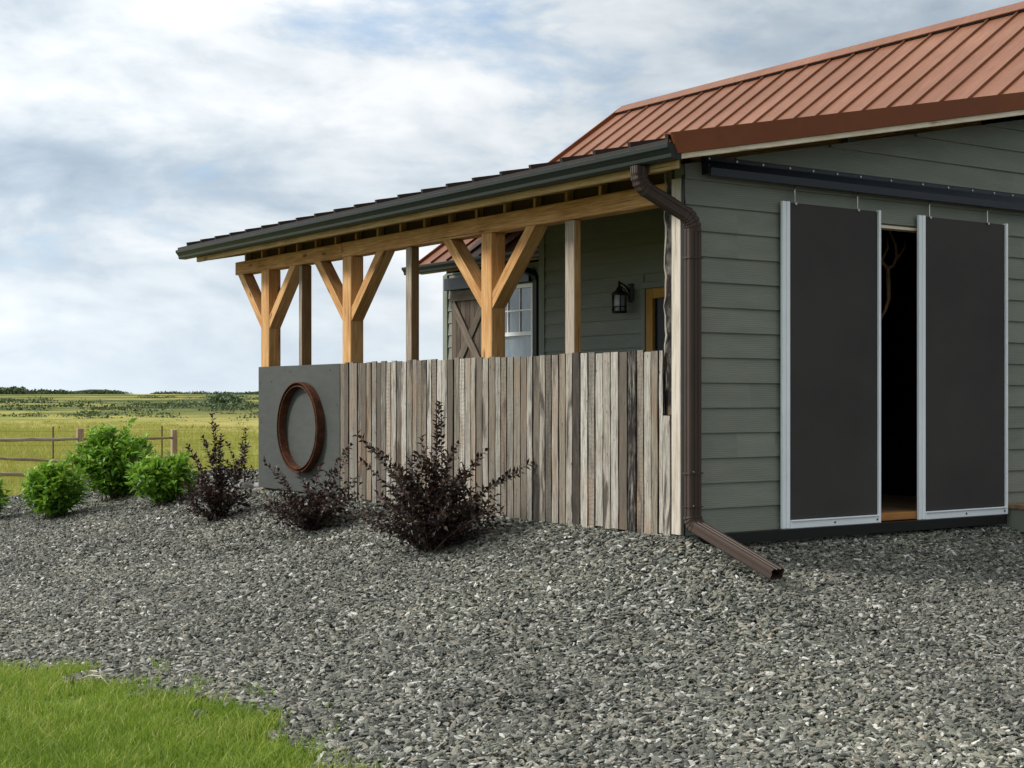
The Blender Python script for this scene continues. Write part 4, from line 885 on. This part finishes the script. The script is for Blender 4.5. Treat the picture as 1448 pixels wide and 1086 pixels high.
WF = empty('wire_fence', (wp[1][0], wp[1][1], gz_(*wp[1])), 'thin steel post and wire fence in the meadow just behind the split rail fence', 'fence')
for q in wp[1:4]:
    mb = MB(); mb.box(q[0]-.014, q[0]+.014, q[1]-.014, q[1]+.014, gz_(*q)-.1, .33); mb.build('post', 'stem', WF)
mb = MB()
for zz in (.22, -.1, -.4):
    for a, b_ in zip(wp[:-1], wp[1:]): mb.tube([(*a, zz), (*b_, zz)], .002, 4)
mb.build('wire', 'stem', WF)

# ================================================================== FAR SCRUB AND HILLS
def scrub_mass(name, spots, label, leaf=1.):
    """spots: x, y, radius, height of many clumps that read as one mass of scrub"""
    P, D, T, Ls = [], [], [], []
    for (x, y, r_, h_) in spots:
        n = int(np.clip(40*r_*h_/leaf**2*.5, 40, 420)); u = rng.normal(0, 1, (n, 3)); u /= np.linalg.norm(u, axis=1, keepdims=True); u[:, 2] = np.abs(u[:, 2]); k = rng.random(n)**.35
        lump = 1+.3*np.sin(np.arctan2(u[:, 1], u[:, 0])*3+x)
        p_ = np.stack([x+u[:, 0]*r_*k*lump, y+u[:, 1]*r_*k*lump, gz_(x, y)-.1+u[:, 2]*h_*k*lump], -1); P.append(p_); D.append(u+rng.normal(0, .5, (n, 3))); T.append(np.clip(.38+.45*(u[:, 2]*k-.4)+rng.normal(0, .16, n), 0, 1)); Ls.append(np.full(n, leaf*min(r_, h_)*.42))
    P = np.concatenate(P); D = np.concatenate(D); T = np.concatenate(T); Ls = np.concatenate(Ls); e = bpy.data.objects.new('tmp', None)
    Dn = D/np.linalg.norm(D, axis=1, keepdims=True); n = len(P); up = rng.normal(0, 1, (n, 3)); S = np.cross(Dn, up); S /= np.linalg.norm(S, axis=1, keepdims=True); L = Ls[:, None]*(.6+.8*rng.random((n, 1)))
    V = np.stack([P-S*L*.5, P+Dn*L*.6, P+S*L*.5, P-Dn*L*.4], 1); F = np.arange(n*4).reshape(-1, 4); bpy.data.objects.remove(e)
    o = np_mesh(name, V.reshape(-1, 3), F, 'leaf_scrub', [('tint', np.repeat(T, 4))]); tag(o, label, 'scrub', kind='stuff')
sp1 = []
for k in range(80):                               # low bushes scattered over the meadow
    D_ = random.uniform(55, 125); px = random.uniform(-60, 370); s_ = random.uniform(.12, .42); sp1.append((*at(px, D_), s_*2.0, s_*.55))
def belt(px0, px1, D0, D1, n, s0, s1, cut):
    for k in range(n):
        px = random.uniform(px0, px1); D_ = D0+(D1-D0)*random.random()
        if vnoise(np.array(px*.022), np.array(D_*.02), 1., 21) < cut: continue
        s_ = random.uniform(s0, s1); sp1.append((*at(px, D_), s_*2.6, s_*.75))
belt(-80, 150, 150, 175, 45, .3, .7, .45); belt(-80, 190, 200, 260, 85, .4, 1.1, .40); belt(120, 410, 140, 180, 60, .3, .7, .46); belt(190, 410, 190, 300, 125, .4, 1.2, .40)
belt(-80, 140, 300, 420, 45, .7, 1.4, .5); belt(200, 410, 420, 640, 50, .8, 1.5, .5)
for k in range(60): q = random.gauss(0, 11); sp1.append((*at(320+q, random.uniform(330, 380)), 2.6, 1.45*math.exp(-(q/14)**2)+.35))
scrub_mass('scrub', sp1, 'dark green scrub scattered over the far meadow')
sp2 = []
for k in range(150):                              # ridge of trees on the skyline
    px = random.uniform(-90, 168); D_ = random.uniform(960, 1080); hh = 1.6+1.5*float(vnoise(np.array(px*.06), np.array(0.), 1., 31))+(2.0 if px < 26 else 0)+(.8 if 50 < px < 88 else 0); sp2.append((*at(px, D_), random.uniform(4, 9), hh*random.uniform(.6, 1.05)))
for k in range(70): px = random.uniform(225, 410); sp2.append((*at(px, random.uniform(1000, 1200)), random.uniform(4, 10), random.uniform(.8, 2.3)))
scrub_mass('tree_line', sp2, 'line of far dark trees along the horizon')
# low far hill
def ridge(name, D_, prof, m):
    V, Fq = [], []
    for k, (px, zt) in enumerate(prof):
        for (dd, zz) in ((0, -1.), (40, zt*.75), (90, zt), (220, zt*.5)): q = at(px, D_+dd); V.append((q[0], q[1], gz_(*q)+zz))
    n = len(prof)
    for k in range(n-1):
        for j in range(3): a = k*4+j; Fq.append((a, a+4, a+5, a+1))
    o = np_mesh(name, np.array(V), np.array(Fq), m, smooth=True); tag(o, kind='structure')
paint('hill_green', (.055, .075, .045), .95, .3, .02, spec=.05)
ridge('hill', 1150, [(-150, 4), (-60, 5), (20, 3), (60, 2.5), (95, 3.2), (128, 5.2), (152, 5), (165, 3), (174, .6), (190, -2)], M['hill_green'])
